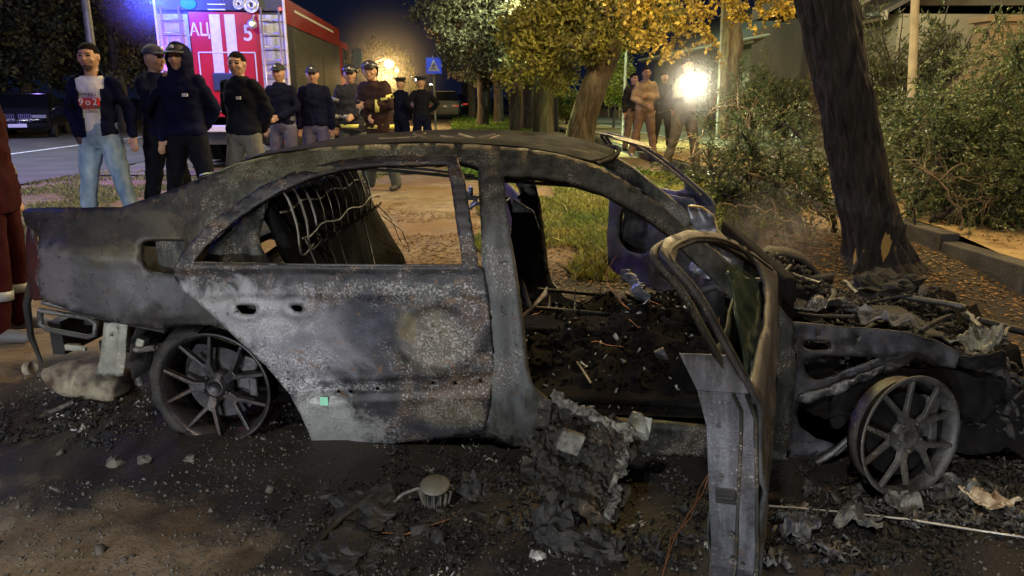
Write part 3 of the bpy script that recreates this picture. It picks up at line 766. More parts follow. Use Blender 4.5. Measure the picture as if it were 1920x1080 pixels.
# ---- wheels
def wheel(name, ctr, steer, camber, rim_mat, tyre_arc, label=None, rr=.262):
    w_ = new_obj(name, None, car, ctr, (camber, 0, steer))
    if label: w_['label'] = label
    X90 = Matrix.Rotation(R(90), 4, 'X')      # lathe axis z -> -y (outwards)
    b = MB()
    k = rr / .262
    b.lathe([(r * k, h) for r, h in ((.262, .0), (.262, .010), (.255, .014), (.246, .006), (.238, -.006), (.232, -.03), (.226, -.10), (.232, -.155), (.235, -.155), (.231, -.10), (.238, -.03), (.250, -.004))], 64, X90, True)
    b.build('rim', rim_mat, w_, True)
    b = MB(); b.lathe([(r * k, h) for r, h in ((.252, -.006), (.243, -.03), (.228, -.10), (.222, -.15), (.215, -.15), (.222, -.10), (.240, -.03))], 64, X90, True); b.build('rim_back', M['soot'], w_, True)
    s = MB()
    for q in range(5):
        th = R(90 + 72 * q + 18)
        def arm(r0, a0, r1, a1, w0, w1, y0, y1, tk=.026):
            p0 = Vector((r0 * math.cos(a0), 0, r0 * math.sin(a0))) * k; p1 = Vector((r1 * math.cos(a1), 0, r1 * math.sin(a1))) * k
            d = (p1 - p0).normalized(); nrm = Vector((-d.z, 0, d.x))
            vs = []
            for p, ww, yy in ((p0, w0, y0), (p1, w1, y1)):
                vs += [p + nrm * ww + Vector((0, yy + tk, 0)), p + nrm * ww * .75 + Vector((0, yy, 0)), p - nrm * ww * .75 + Vector((0, yy, 0)), p - nrm * ww + Vector((0, yy + tk, 0))]
            s.add(vs, [(0, 1, 5, 4), (1, 2, 6, 5), (2, 3, 7, 6), (3, 0, 4, 7), (3, 2, 1, 0), (4, 5, 6, 7)])
        arm(.045, th, .118, th, .026, .027, .012, .004)
        for sg in (-1, 1):
            arm(.100, th + sg * .10, .241, th + sg * R(18.5), .0125, .0095, .005, -.004)
    s.build('spokes', rim_mat, w_, False, .003)
    h = MB()
    h.lathe([(0, -.006), (.028, -.006), (.032, .0), (.040, .0), (.043, -.010), (.066, -.014), (.070, -.05)], 32, X90)
    for q in range(5):
        a = R(72 * q + 54); Mx = Matrix.Translation(Vector((.056 * math.cos(a), -.0, .056 * math.sin(a)))) @ X90
        h.lathe([(0, .004), (.006, .004), (.008, 0), (.008, -.02)], 8, Mx)
    h.build('hub', rim_mat, w_, True)
    dk = MB(); dk.lathe([(.05, -.075), (.165, -.075), (.165, -.10), (.05, -.10)], 48, X90, True)
    dk.build('brake_disc', M['apron_m'] if rr > .25 else M['soot'], w_, False)
    cp = MB(); cp.box((.13, .10, .05), (.07, .08, .16), Matrix.Rotation(.3, 3, 'Y')); cp.box((.15, .07, -.02), (.04, .03, .1)); cp.build('brake_caliper', M['bare'], w_, False, .01)
    if tyre_arc:
        a0, a1 = tyre_arc; n = 46; vs = []; fs = []; prof = [(.246, .012), (.262, .020), (.292, .012), (.306, -.02), (.304, -.10), (.29, -.19), (.262, -.2), (.27, -.1)]
        for i in range(n + 1):
            a = R(a0 + (a1 - a0) * i / n); e = min(1, min(i, n - i) / 7)
            for j, (r, hh) in enumerate(prof):
                rr2 = .262 + (r - .262) * (.25 + .75 * e) * (1 + .25 * noise.noise(Vector((a * 4, j, 1)))) + .006 * noise.noise(Vector((a * 20, j * 3, 3)))
                rr2 *= k
                vs.append((rr2 * math.cos(a), -hh + .004 * noise.noise(Vector((a * 15, j, 9))), rr2 * math.sin(a)))
        m_ = len(prof)
        for i in range(n):
            for j in range(m_): fs.append((i * m_ + j, i * m_ + (j + 1) % m_, (i + 1) * m_ + (j + 1) % m_, (i + 1) * m_ + j))
        mesh('tyre_remains', vs, fs, M['char'], w_, True)
    if rr < .25: w_.scale = (1, .60, 1)
    return w_
rw = C(402, 728, .05)
wheel('wheel', rw, 0, 0, M['rim_m'], (98, 250), 'near rear wheel, bare dark rim with a rag of tyre on one side')
fw = C(1708, 820, flat=-.17)
wheel('wheel', fw, R(24), R(-6), M['rim_m2'], None, 'near front wheel, bare ash-grey rim turned slightly, no tyre', rr=.238)
wheel('wheel', Vector((rw.x, CW - rw.y, rw.z)), R(180), 0, M['rim_m'], (60, 280))
wheel('wheel', Vector((fw.x, CW - fw.y, .26)), R(180), 0, M['rim_m'], (60, 200))
# wheel housings
X90 = Matrix.Rotation(R(90), 4, 'X')
for yy in (0, 1):
    wh = MB(); c = Vector((rw.x, .30 if yy == 0 else CW - .30, .34))
    for k in range(14):
        a0, a1 = R(-10 + k * 200 / 14), R(-10 + (k + 1) * 200 / 14)
        e = .25
        wh.add([c + Vector((.36 * math.cos(a0), -e, .34 * math.sin(a0))), c + Vector((.36 * math.cos(a1), -e, .34 * math.sin(a1))), c + Vector((.36 * math.cos(a1), e, .34 * math.sin(a1))), c + Vector((.36 * math.cos(a0), e, .34 * math.sin(a0)))], [(0, 1, 2, 3)])
    o = wh.build('wheel_housing', M['black'], car, True); o.modifiers.new('t', 'SOLIDIFY').thickness = .01
# ---- rear end
rb = MB()
rb.tube([C(60, 405, .02), C(66, 455, .03), C(62, 520, .05), C(50, 570, .06), C(58, 630, .07), C(78, 680, .09)], [.012, .016, .02, .018, .014, .008], 6)
rb.build('rear_corner', M['black'], car, True)
M['tail_m'] = mat('sooty_red_plastic', (.04, .006, .007), .5, 0, var=(.012, .004, .005), vscale=12, bump=.004)
o = panel('tail_light', catmull([(56, 428), (70, 445), (80, 480), (76, 520), (84, 556), (66, 560), (56, 520), (54, 470)], 3), [], 8, thick=.03, m=M['tail_m'], parent=car, off=.03, disp=dent)
fm = MB()
def fr_loop(pts, r, off, mb=None, n=6): (mb or fm).tube([C(x, y, off) for x, y in pts + pts[:1]], r, n)
fr_loop([(75, 582), (165, 596), (180, 606), (178, 628), (165, 632), (90, 618), (76, 608)], .013, .06)
fm.tube([C(x, y, .05) for x, y in ((80, 566), (170, 590), (245, 606), (310, 620))], .012, 5)
fm.tube([C(x, y, .07) for x, y in ((235, 655), (262, 656), (292, 652))], .014, 5)
fm.tube([C(x, y, .12) for x, y in ((248, 610), (250, 650), (262, 720))], .02, 5)
fm.build('bumper_frame', M['bare'], car, True)
for (a_, d_, q_) in ((C(125, 650, .13), (.13, .03, .03), 0), (C(150, 652, .10), (.06, .02, .02), .2), (C(262, 640, .10), (.06, .05, .05), .4)):
    bx = MB(); bx.box(a_, d_, Matrix.Rotation(q_, 3, 'Y')); bx.build('bumper_clip', M['mount_m'], car, False, .005)
panel('bumper_bracket', [(196, 604), (240, 606), (237, 640), (236, 675), (231, 704), (181, 702), (188, 670), (192, 640)], [catmull([(x - 3, y), (x, y - 3), (x + 3, y), (x, y + 3)], 2) for x, y in ((223, 616), (211, 628))], 5,
      disp=lambda a, b: .012 * math.exp(-((a - 205 + (b - 604) * .07) / 3.0) ** 2) + .008 * math.exp(-((a - 228 + (b - 604) * .06) / 4) ** 2), thick=.006, m=M['mount_m'], parent=car, off=.03)
# rear crossmember and inner panel across the width
rp = MB()
zc = C(120, 640, .1); zc2 = .28
rp.box((zc.x - .05, CW / 2, .42), (.06, CW - .35, .16)); rp.box((zc.x + .10, CW / 2, .62), (.04, CW - .4, .32)); rp.box((zc.x + .55, CW / 2, .36), (.9, CW - .5, .05))
o = rp.build('rear_panel', M['black'], car)
# muffler
mf = MB(); a = C(50, 692, .16); b_ = C(248, 742, .16)
cpts = [C(60, 692, .20), C(75, 694, .20), C(90, 706, .19), C(110, 718, .19), C(240, 728, .19)]
mf.tube([a, C(62, 690, .18)], .035, 12)
Mx = None
prof = [(0, -.02), (.03, -.02), (.036, .0), (.10, .07), (.125, .13), (.128, .17), (.122, .178), (.128, .186), (.128, .21), (.122, .216), (.128, .222), (.128, .42), (.10, .43), (0, .43)]
start = C(88, 712, .22)
mf.lathe(prof, 28, Matrix.Translation(Vector((start.x, start.y, start.z + .035))) @ Matrix.Rotation(R(8), 4, 'Y') @ Matrix.Rotation(R(90), 4, 'Y') @ Matrix.Diagonal((.74, .9, 1.02, 1)))
mf.build('muffler', M['muffler_m'], car, True)
pp = MB(); pp.tube([C(-40, 716, .3), C(40, 718, .26), C(60, 716, .25)], .016, 8); pp.build('exhaust_pipe', M['muffler_m'], car, True)
# ---- floor, sills, bulkhead
fl = MB()
fl.box((1.15, CW / 2, .215), (2.3, CW - .30, .03)); fl.box((1.15, CW / 2, .28), (2.2, .26, .12))
fl.box((hx + .05, CW / 2, .50), (.05, CW - .36, .56)); fl.box((.12, CW / 2, .30), (.5, CW - .4, .14))
fl.build('floor_pan', M['soot'], car, False, .02)
for mir in (0, 1):
    sb = MB(); pts = [C(px, py, .06) for px, py in ((905, 795), (1040, 800), (1180, 815), (1335, 835), (1440, 850))]
    if mir: pts = [Vector((p.x, CW - p.y, p.z)) for p in pts]
    sb.tube(pts, .055, 8)
    sb.build('sill', M['sill_m'] if 'sill_m' in M else M.setdefault('sill_m', burnt('sill_steel', (.010, .014, .012), (.035, .045, .038), (.2, .22, .2), .70, rust=.0, rough=.35, metal=.4)), car, True)
# ---- ash bed heap in the cabin
def heap(name, x0, x1, y0, y1, fn, res, m, parent=None):
    nx_ = int((x1 - x0) / res); ny_ = int((y1 - y0) / res); vs = []; fs = []
    for j in range(ny_ + 1):
        for i in range(nx_ + 1):
            x = x0 + (x1 - x0) * i / nx_; y = y0 + (y1 - y0) * j / ny_; vs.append((x, y, fn(x, y)))
    for j in range(ny_):
        for i in range(nx_): k = j * (nx_ + 1) + i; fs.append((k, k + 1, k + nx_ + 2, k + nx_ + 1))
    return mesh(name, vs, fs, m, parent, True)
def rough(x, y, s=1.): p = Vector((x, y, s * 7)); return .05 * noise.noise(p * 5) + .03 * abs(noise.noise(p * 13)) + .012 * noise.noise(p * 34)
def cabin(x, y):
    e = sstep(.08, .60, y) * sstep(.06, .35, CW - y)
    return .19 + e * (.05 + .10 * sstep(1.3, 2.0, x) + .05 * math.exp(-((y - .9) / .25) ** 2) + .06 * math.exp(-((x - 1.15) ** 2 + (y - .55) ** 2) / .06) + rough(x, y) * 1.5)
heap('ash_bed', .05, hx, .08, CW - .08, cabin, .022, M['soot'], car)
pts = rng.uniform((.3, .12), (hx - .02, CW - .12), (2200, 2)); P = np.array([(x, y, cabin(x, y) + .006) for x, y in pts])
o = shards('charred_debris', P, .015, M['soot'], car, .4, 2.2); o['kind'] = 'stuff'; o['label'] = 'black charred bits over the cabin floor'
pts = rng.uniform((.3, .12), (hx - .02, CW - .12), (360, 2)); P = np.array([(x, y, cabin(x, y) + .010) for x, y in pts])
o = shards('ash_flake', P, .011, M['ash'], car, .25, 1.8); o['kind'] = 'stuff'; o['label'] = 'pale ash flakes over the cabin floor'
# seat frames
def seat(x, y):
    b = MB()
    for dy in (-.20, .20):
        b.tube([(x + .22, y + dy, .33), (x - .22, y + dy, .36)], .012, 5)
        b.tube([(x - .2, y + dy, .36), (x - .30, y + dy, .70), (x - .36, y + dy * .8, .93)], .013, 5)
    for z, dx in ((.45, -.23), (.60, -.28), (.78, -.32), (.93, -.36)): b.tube([(x + dx, y - .2, z), (x + dx + .03, y, z + .01), (x + dx, y + .2, z)], .006, 5)
    for dx in (-.1, .05, .2): b.tube([(x + dx, y - .2, .35), (x + dx, y, .31), (x + dx, y + .2, .35)], .006, 5)
    b.build('seat_frame', M['black'], car, True)
seat(1.48, 1.30)
st2 = panel('seat_bolster', [(962, 372), (1000, 395), (1012, 430), (1008, 560), (975, 560), (958, 470)], [], 12, surf=lambda a, b: C(a, b, flat=1.15), thick=.03, m=M['door_in'], parent=car, disp=dent)
# rear seat back with bent springs
A0 = C(505, 395, flat=.22); A1 = C(655, 328, flat=CW - .30); B0 = C(560, 500, flat=.22); B1 = C(748, 496, flat=CW - .30)
A0 = Vector((A1.x - .02, .24, A1.z)); B0 = Vector((B1.x, .24, B1.z - .1))
sb = MB(); nrm = (B1 - A1).cross(A0 - A1).normalized()
o = mesh('rear_seat_back', *(lambda n: ([A0.lerp(A1, i / n).lerp(B0.lerp(B1, i / n), j / n) + nrm * (.02 * noise.noise(Vector((i * .3, j * .3, 0)))) for j in range(n + 1) for i in range(n + 1)], [(j * (n + 1) + i, j * (n + 1) + i + 1, (j + 1) * (n + 1) + i + 1, (j + 1) * (n + 1) + i) for j in range(n) for i in range(n)]))(14), M['soot'], car, True)
o.modifiers.new('t', 'SOLIDIFY').thickness = .05
sp = MB()
up = nrm if nrm.x > 0 else -nrm
for k in range(11):
    t = .04 + k * .088; top = A0.lerp(A1, t); bot = B0.lerp(B1, t + .02)
    p0 = top.lerp(bot, .02) + up * .05
    pts = [p0 + Vector((-.03, -.02, -.02)), p0 + Vector((0, 0, .035 + .02 * (k % 3))), p0 + Vector((.05, .03, .03)), top.lerp(bot, .22) + up * .10, top.lerp(bot, .40) + up * .05, top.lerp(bot, .36) + up * .09 + Vector((.02, .05, 0))]
    sp.tube([Vector(q) for q in catmull([tuple(q) for q in pts], 4, False)], .0055, 5)
for r_, o_ in ((.10, .075), (.30, .11)):
    sp.tube([A0.lerp(A1, t).lerp(B0.lerp(B1, t), r_ + .02 * math.sin(t * 20)) + up * o_ for t in np.linspace(.02, .98, 16)], .005, 5)
for k in range(7):
    t0, t1 = rng.uniform(0, 1, 2); t1 = t0 + rng.uniform(-.2, .25)
    a = A0.lerp(A1, t0).lerp(B0.lerp(B1, t0), rng.uniform(.3, .5)) + up * .09; b_ = A0.lerp(A1, t1).lerp(B0.lerp(B1, t1), rng.uniform(.8, 1.05)) + up * .08
    sp.tube([a, a.lerp(b_, .5) + Vector(rng.normal(size=3) * .02), b_], .004, 4)
sp.build('seat_springs', M['spring'], car, True)
# inner C pillar of far side and parcel shelf
ps = MB(); ps.box((A0.x - .30, CW / 2, .86), (.5, CW - .5, .03)); ps.build('parcel_shelf', M['black'], car)
# drooping headlining rods and belt hangers across the window opening
dr = MB()
dr.tube([C(600, 312, flat=.6), C(760, 322, flat=.6), C(900, 336, flat=.6), C(1120, 352, flat=.6)], .008, 5)
dr.tube([C(640, 306, flat=.9), C(800, 318, flat=.9), C(890, 330, flat=.9)], .007, 5)
dr.tube([C(972, 372, flat=.7), C(984, 362, flat=.7), C(990, 368, flat=.7)], .010, 5)
dr.build('headlining_rod', M['black'], car, True)
# wires, belt remains, stalk in the cabin
wr = MB(); wr.tube([C(970, 600, flat=.3), C(1000, 575, flat=.32), C(1022, 550, flat=.34), C(1026, 538, flat=.35)], [.006, .008, .012, .004], 5); wr.build('burnt_trim_strip', M['scrap_m'], car, True)
wr = MB(); wr.tube([C(1082, 678, flat=.3), C(1100, 705, flat=.3), C(1112, 725, flat=.3)], .005, 4)
wr.build('burnt_trim_strip', M['scrap_m'], car, True)
for q in range(16):
    wb = MB(); p = np.array([rng.uniform(.5, hx), rng.uniform(.2, 1.4), 0]); p[2] = cabin(p[0], p[1]) + .02
    c_ = curve(p, rng.normal(size=3) * (1, 1, .25), rng.uniform(.15, .5), 7, 0, .35); wb.tube([Vector(x) for x in c_], .0022, 4)
    wb.build('wire', M['wire_cu'], car, True)
bt = MB(); bt.box(C(1250, 690, flat=.45), (.05, .03, .20), Matrix.Rotation(-.45, 3, 'Y')); bt.build('pedal_bracket', M['edge_f'], car, False, .005)
# dashboard beam and column
dm = MB(); zx = C(1260, 560, flat=.5)
dm.tube([(hx - .16, .15, .72), (hx - .15, .6, .74), (hx - .15, 1.2, .73), (hx - .16, CW - .15, .72)], .025, 8)
dm.tube([(hx - .12, .45, .70), (hx - .35, .45, .62)], .02, 7); dm.box((hx - .14, .9, .55), (.10, .25, .3))
dm.build('dashboard_beam', M['black'], car, True)
# ---- front structure: inner wing apron
ap_out = [(1484, 603), (1560, 611), (1640, 616), (1700, 622), (1760, 640), (1800, 662), (1790, 690), (1750, 688), (1715, 672), (1680, 690), (1640, 712), (1560, 738), (1500, 755), (1492, 775), (1500, 800), (1530, 822), (1566, 832), (1563, 890), (1453, 896), (1470, 800), (1482, 700)]
ap_h = [catmull([(1510, 641), (1552, 640), (1556, 648), (1550, 655), (1512, 655)], 3), catmull([(1512, 676), (1560, 668), (1620, 668), (1645, 672), (1600, 690), (1560, 706), (1530, 712), (1512, 700)], 3), catmull([(1530, 628), (1534, 624), (1538, 628), (1534, 632)], 2), catmull([(1602, 632), (1606, 628), (1610, 632), (1606, 636)], 2)]
def ap_disp(a, b): return .02 * noise.noise(Vector((a / 60, b / 60, 3))) + .008 * noise.noise(Vector((a / 20, b / 20, 3))) + .012 * math.exp(-((b - 660 - (a - 1500) * .0) / 5) ** 2) * (a < 1700)
panel('inner_wing', ap_out, ap_h, 8, surf=lambda a, b: C(a, b, flat=.16), disp=ap_disp, thick=.010, m=M['apron_m'], parent=car)
o = panel('arch_liner', catmull([(1560, 745), (1620, 716), (1700, 697), (1760, 690), (1830, 705), (1885, 715), (1878, 750), (1840, 790), (1790, 770), (1740, 735), (1690, 715), (1630, 735), (1590, 790), (1560, 800)], 3), [], 9, surf=lambda a, b: C(a, b, flat=.14), disp=lambda a, b: .05 * noise.noise(Vector((a / 40, b / 40, 9))), thick=.008, m=M['soot'], parent=car)
panel('torn_wing_edge', catmull([(1500, 742), (1560, 722), (1630, 696), (1660, 684), (1655, 696), (1620, 712), (1570, 738), (1510, 756)], 3), [], 8, surf=lambda a, b: C(a, b, flat=.13), disp=lambda a, b: .03 * noise.noise(Vector((a / 20, b / 20, 9))), thick=.006, m=M['bare'], parent=car)
bb = MB()
bb.box((hx + .55, .9, .24), (.9, .9, .24)); bb.box((hx + 1.05, .9, .2), (.2, 1.2, .16))
bb.build('engine', M['black'], car, False, .03)
dd = MB(); dd.tube([C(1500, 890, flat=.12), C(1560, 850, flat=.11), C(1610, 805, flat=.12), C(1680, 800, flat=.15)], .014, 6); dd.tube([C(1520, 893, flat=.14), C(1580, 842, flat=.14), C(1630, 790, flat=.16)], .008, 6)
dd.tube([C(1700, 820, flat=.2), C(1640, 850, flat=.3), C(1560, 850, flat=.35)], .025, 6)
dd.build('suspension_arm', M['bare'], car, True)
for (c_, d_, q_) in ((C(1520, 752, flat=.2), (.06, .02, .07), .4), (C(1648, 770, flat=.25), (.05, .05, .12), 0), (C(1690, 740, flat=.26), (.08, .04, .12), -.3)):
    kn = MB(); kn.box(c_, d_, Matrix.Rotation(q_, 3, 'Y')); kn.build('steering_knuckle', M['ash2b'], car, False, .008)
# engine bay rubble
def bay(x, y):
    return .50 + .22 * sstep(2.9, 2.2, x) * 0 + .05 * math.sin(x * 6 + y * 3) - .22 * sstep(2.5, 3.5, x) - .30 * sstep(.32, .12, y) + rough(x, y, 2) * 1.8
heap('bay_rubble', hx + .03, hx + 1.35, .14, CW - .1, bay, .025, M['soot'], car)
pts = rng.uniform((hx + .05, .18), (hx + 1.3, CW - .15), (2000, 2)); P = np.array([(x, y, bay(x, y) + .012) for x, y in pts])
o = shards('bay_fragment', P, .019, M['char'], car, .45, 2.0); o['kind'] = 'stuff'; o['label'] = 'blackened broken parts heaped in the engine bay'
pts = rng.uniform((hx + .05, .18), (hx + 1.3, 1.2), (210, 2)); P = np.array([(x, y, bay(x, y) + .02) for x, y in pts])
o = shards('bay_flake', P, .016, M['ash2b'], car, .3, 2.2); o['kind'] = 'stuff'; o['label'] = 'light grey ash and foil flakes in the engine bay'
def crumple(name, c, sx, sy, ang, tilt, amp, m, parent, seed=0, n=22):
    vs = []; fs = []; Rm = Matrix.Rotation(ang, 3, 'Z') @ Matrix.Rotation(tilt, 3, 'Y')
    for j in range(n + 1):
        for i in range(n + 1):
            u = i / n - .5; v = j / n - .5; e = 1 - .35 * noise.noise(Vector((math.atan2(v, u) * 1.5, seed, 4)))
            p = Vector((u * sx * e, v * sy * e, amp * (noise.noise(Vector((u * 3, v * 3, seed))) * 1.4 + .5 * abs(noise.noise(Vector((u * 8, v * 8, seed)))))))
            vs.append(Vector(c) + Rm @ p)
    for j in range(n):
        for i in range(n): k = j * (n + 1) + i; fs.append((k, k + 1, k + n + 2, k + n + 1))
    o = mesh(name, vs, fs, m, parent, False); o.modifiers.new('t', 'SOLIDIFY').thickness = .006; return o
crumple('crumpled_sheet', C(1530, 578, flat=.45), .30, .18, .1, -.1, .06, M['bare'], car, 3)
crumple('crumpled_sheet', C(1668, 598, flat=.4), .26, .18, .4, .2, .05, M['ash2b'], car, 5)
crumple('crumpled_sheet', C(1830, 640, flat=.5), .25, .16, .7, -.3, .07, M['mount_m'], car, 7)
crumple('crumpled_sheet', C(1800, 715, flat=.35), .5, .40, .7, .9, .06, M['black'], car, 11)
# hood remnant bent up at the cowl, shiny
hp = [(1288, 388), (1310, 387), (1335, 402), (1345, 430), (1362, 452), (1405, 482), (1440, 512), (1462, 545), (1448, 560), (1400, 520), (1352, 484), (1325, 455), (1300, 425)]
panel('bonnet_edge', catmull(hp, 3), [], 7, surf=lambda a, b: C(a, b, flat=.95), disp=lambda a, b: .06 * noise.noise(Vector((a / 22, b / 22, 6))), thick=.014, m=M['glow_b'], parent=car, smooth=True)
bl = MB(); bl.tube([C(a, b, flat=.93) for a, b in ((1290, 387), (1315, 388), (1338, 405), (1346, 432), (1366, 455), (1410, 485))], .006, 5)
M['brass'] = mat('yellowed_edge', (.55, .42, .16), .4, .3, var=(.3, .2, .07), vscale=9); bl.build('bonnet_edge_strip', M['brass'], car, True)
# shiny torn sheets seen through the door window and beside the far seat
def foil(px, py, flat, sx, sy, ang, tilt, seed): return crumple('torn_foil', C(px, py, flat=flat), sx, sy, ang, tilt, .05, M['glow_b'], car, seed)
foil(1322, 500, .55, .14, .20, .4, 1.2, 21)
foil(1195, 545, 1.1, .22, .25, .1, 1.1, 23)
foil(885, 370, 1.2, .10, .14, .1, 1.2, 25)
crumple('crumpled_sheet', C(1400, 560, flat=.3), .22, .18, .3, .8, .05, M['apron_m'], car, 27)
# ================================================================== LOOSE DEBRIS round the wreck
def on(px, py, dz=0.):
    """ground point under a picture point"""
    d = ray(px, py); p = CAMP + d * (-CH / d.z)
    for _ in range(4):
        z = gz(p.x, p.y); p = CAMP + d * (-(CH - z) / d.z)
    return Vector((p.x, p.y, gz(p.x, p.y) + dz))
def wires(name, p, n, L, r, m, label, cat='wire'):
    b = MB()
    base = np.array(p)
    c0 = curve(base, rng.normal(size=3) * (1, 1, .2), L, 9, .02, .45)
    c0[:, 2] = np.maximum(c0[:, 2], base[2] + .004)
    b.tube([Vector(x) for x in c0], r, 4)
    return tag(b.build(name, m), label, cat)
# burnt casing standing against the sill
cb = thing('burnt_casing', 'blackened broken casing with pale corroded rim leaning on the sill in the door opening', 'debris', on(1075, 950))
def casing():
    P = [at(1035, 752, 2.50), at(1178, 815, 2.42), at(1140, 975, 2.20), at(985, 905, 2.32)]
    o = Vector(cb.location); n = 40; vs = []; fs = []; nr = (P[1] - P[0]).cross(P[3] - P[0]).normalized()
    if nr.y > 0: nr = -nr
    out = catmull([(.02, .0), (.3, .03), (.6, .0), (1.0, .06), (.97, .3), (1.02, .6), (.95, 1.0), (.7, .93), (.4, .98), (.1, .9), (-.02, .6), (.05, .3)], 3)
    V, T = tri_panel([(a * 100, b * 100) for a, b in out], [catmull([(83 + 4 * math.cos(a), h + 4 * math.sin(a)) for a in np.linspace(0, 6.28, 7)[:-1]], 2) for h in (28, 45, 60, 76)] + [catmull([(10 + 4 * math.cos(a), h + 4 * math.sin(a)) for a in np.linspace(0, 6.28, 7)[:-1]], 2) for h in (25, 45)], 2.6)
    for u, v in V:
        u /= 100; v /= 100
        p = P[0].lerp(P[1], u).lerp(P[3].lerp(P[2], u), v); q = Vector((u * 9, v * 9, 2))
        e = min(u, 1 - u, v, 1 - v)
        d = .060 * noise.noise(q * .5) + .040 * abs(noise.noise(q)) + .024 * noise.noise(q * 2.7) + .03 * math.exp(-(e / .07) ** 2)
        vs.append(p + nr * d - o)
    a = mesh('casing_plate', vs, T, M['casing_m'], cb, False); s = a.modifiers.new('t', 'SOLIDIFY'); s.thickness = .05; s.offset = 1
    r = MB()
    pts = [P[0].lerp(P[1], t) + nr * (.05 + .02 * noise.noise(Vector((t * 7, 2, 0)))) + Vector((0, 0, .02 * noise.noise(Vector((t * 9, 5, 0))))) - o for t in np.linspace(.0, 1.05, 30)]
    r.tube(pts, [.007 + .034 * abs(noise.noise(Vector((i * .43, 0, 0)))) for i in range(30)], 9); r.v = [q + Vector(rng.normal(size=3) * .006) for q in r.v]; r.build('corroded_rim', M['ash2'], cb)
    r = MB(); pts = [P[1].lerp(P[2], t) + nr * .04 + Vector((.016 * noise.noise(Vector((t * 6, 8, 0))), 0, 0)) - o for t in np.linspace(0, .98, 30)]
    r.tube(pts, [.006 + .030 * abs(noise.noise(Vector((i * .47, 5, 0)))) for i in range(30)], 9); r.v = [q + Vector(rng.normal(size=3) * .006) for q in r.v]; r.build('corroded_rim', M['ash2'], cb)
    k = MB(); c = P[0].lerp(P[1], .36).lerp(P[3].lerp(P[2], .36), .40) + nr * .06 - o
    k.box(c, (.085, .03, .08), Matrix.Rotation(.35, 3, 'Y')); k.build('cover_plate', M['ash2'], cb, False, .006)
    k = MB(); c = P[1] + Vector((.05, .06, .0)) - o; k.ell(c, (.05, .04, .05), 9, 6); 
    for v in k.v: v += Vector(rng.normal(size=3) * .008)
    k.build('bracket_lump', M['mount_m'], cb)
M['casing_m'] = burnt('corroded_casing', (.006, .006, .005), (.036, .033, .026), (.34, .33, .28), .64, rust=.25, rough=.75, metal=.1, bump=.006, fine=40)
M['ash2'] = mat('dull_ash', (.025, .025, .022), .85, var=(.20, .19, .16), vscale=22, bump=.006, bscale=60)
casing()
# seated melted lump at its foot and charred heap left of it
def lump(name, px, py, r, h, m, label, seed, sq=1.):
    c = on(px, py); n = 26; vs = []; fs = []
    for j in range(n // 2 + 1):
        ph = math.pi / 2 * j / (n // 2)
        for i in range(n):
            t = 2 * math.pi * i / n; d = Vector((math.cos(t) * math.sin(ph), math.sin(t) * math.sin(ph) * sq, math.cos(ph)))
            k = 1 + .55 * noise.noise(d * 2.2 + Vector((seed, 0, 0))) + .3 * noise.noise(d * 6 + Vector((seed, 1, 0)))
            vs.append(Vector((d.x * r * k, d.y * r * k, max(-.01, d.z * h * k - .01))))
    for j in range(n // 2):
        for i in range(n): fs.append((j * n + i, (j + 1) * n + i, (j + 1) * n + (i + 1) % n, j * n + (i + 1) % n))
    return tag(mesh(name, vs, fs, m, None, False, c), label, 'debris')
lump('charred_lump', 1050, 1010, .11, .13, M['char'], 'black melted lump on the soil in front of the leaning casing', 3)
lump('charred_lump', 1130, 1030, .10, .07, M['char'], 'low black clod just right of the melted lump', 9)
lump('charred_lump', 890, 930, .06, .10, M['char'], 'upright black stub right of the round blower motor', 14)
lump('charred_lump', 700, 960, .16, .06, M['char'], 'flat black mound left of the blower motor', 20)
lump('charred_lump', 640, 1040, .13, .05, M['char'], 'flat charred mound at the bottom edge of the view', 23)
for i, (px, py, s, lab) in enumerate([(655, 978, .022, 'white chip of ash on the charred mound, left of the rod'), (820, 958, .018, 'small white plug lying below the blower motor'), (1010, 1048, .028, 'pale twisted chip near the bottom edge of the view'), (1155, 940, .02, 'pale grey chip beside the foot of the casing'), (272, 868, .03, 'pale flat stone in front of the rear wheel'), (215, 872, .035, 'brownish flat stone left of the pale one'), (360, 864, .026, 'whitish stone below the rear rim')]):
    c = on(px, py, .012); b = MB(); b.ell((0, 0, 0), (s, s * .8, s * .6), 7, 5)
    for v in b.v: v += Vector(rng.normal(size=3) * s * .18)
    tag(b.build('stone' if 'stone' in lab else 'chip', M['stone'] if i > 3 else M['ash'], loc=c), lab, 'stone' if 'stone' in lab else 'chip')
# blower motor
bm_ = thing('blower_motor', 'round blower motor with flat grey disc and finned body in the debris', 'motor', on(818, 950))
b = MB(); b.lathe([(0, .115), (.050, .113), (.056, .108), (.056, .103), (.05, .10)], 28, Matrix.Rotation(R(12), 4, 'X')); b.build('disc', M['disc_m'] if 'disc_m' in M else M.setdefault('disc_m', mat('dusty_disc', (.07, .065, .05), .7, .1, var=(.12, .115, .09), vscale=20)), bm_, True)
b = MB(); b.lathe([(0, .10), (.035, .098), (.04, .05), (.05, .03), (.05, 0)], 20); b.build('motor_body', M['char'], bm_, True)
for q in range(16):
    b = MB(); a = 2 * math.pi * q / 16; b.box((.055 * math.cos(a), .055 * math.sin(a), .05), (.012, .003, .06), Matrix.Rotation(a, 3, 'Z') @ Matrix.Rotation(.25, 3, 'Y')); b.build('fin', M['disc_m'], bm_)
b = MB(); b.tube([Vector(c) for c in catmull([(-.06, -.02, .09), (-.12, -.03, .07), (-.16, -.02, .03), (-.22, 0, .015)], 4, False)], .006, 5); b.build('bracket', M['ash2'], bm_, True)
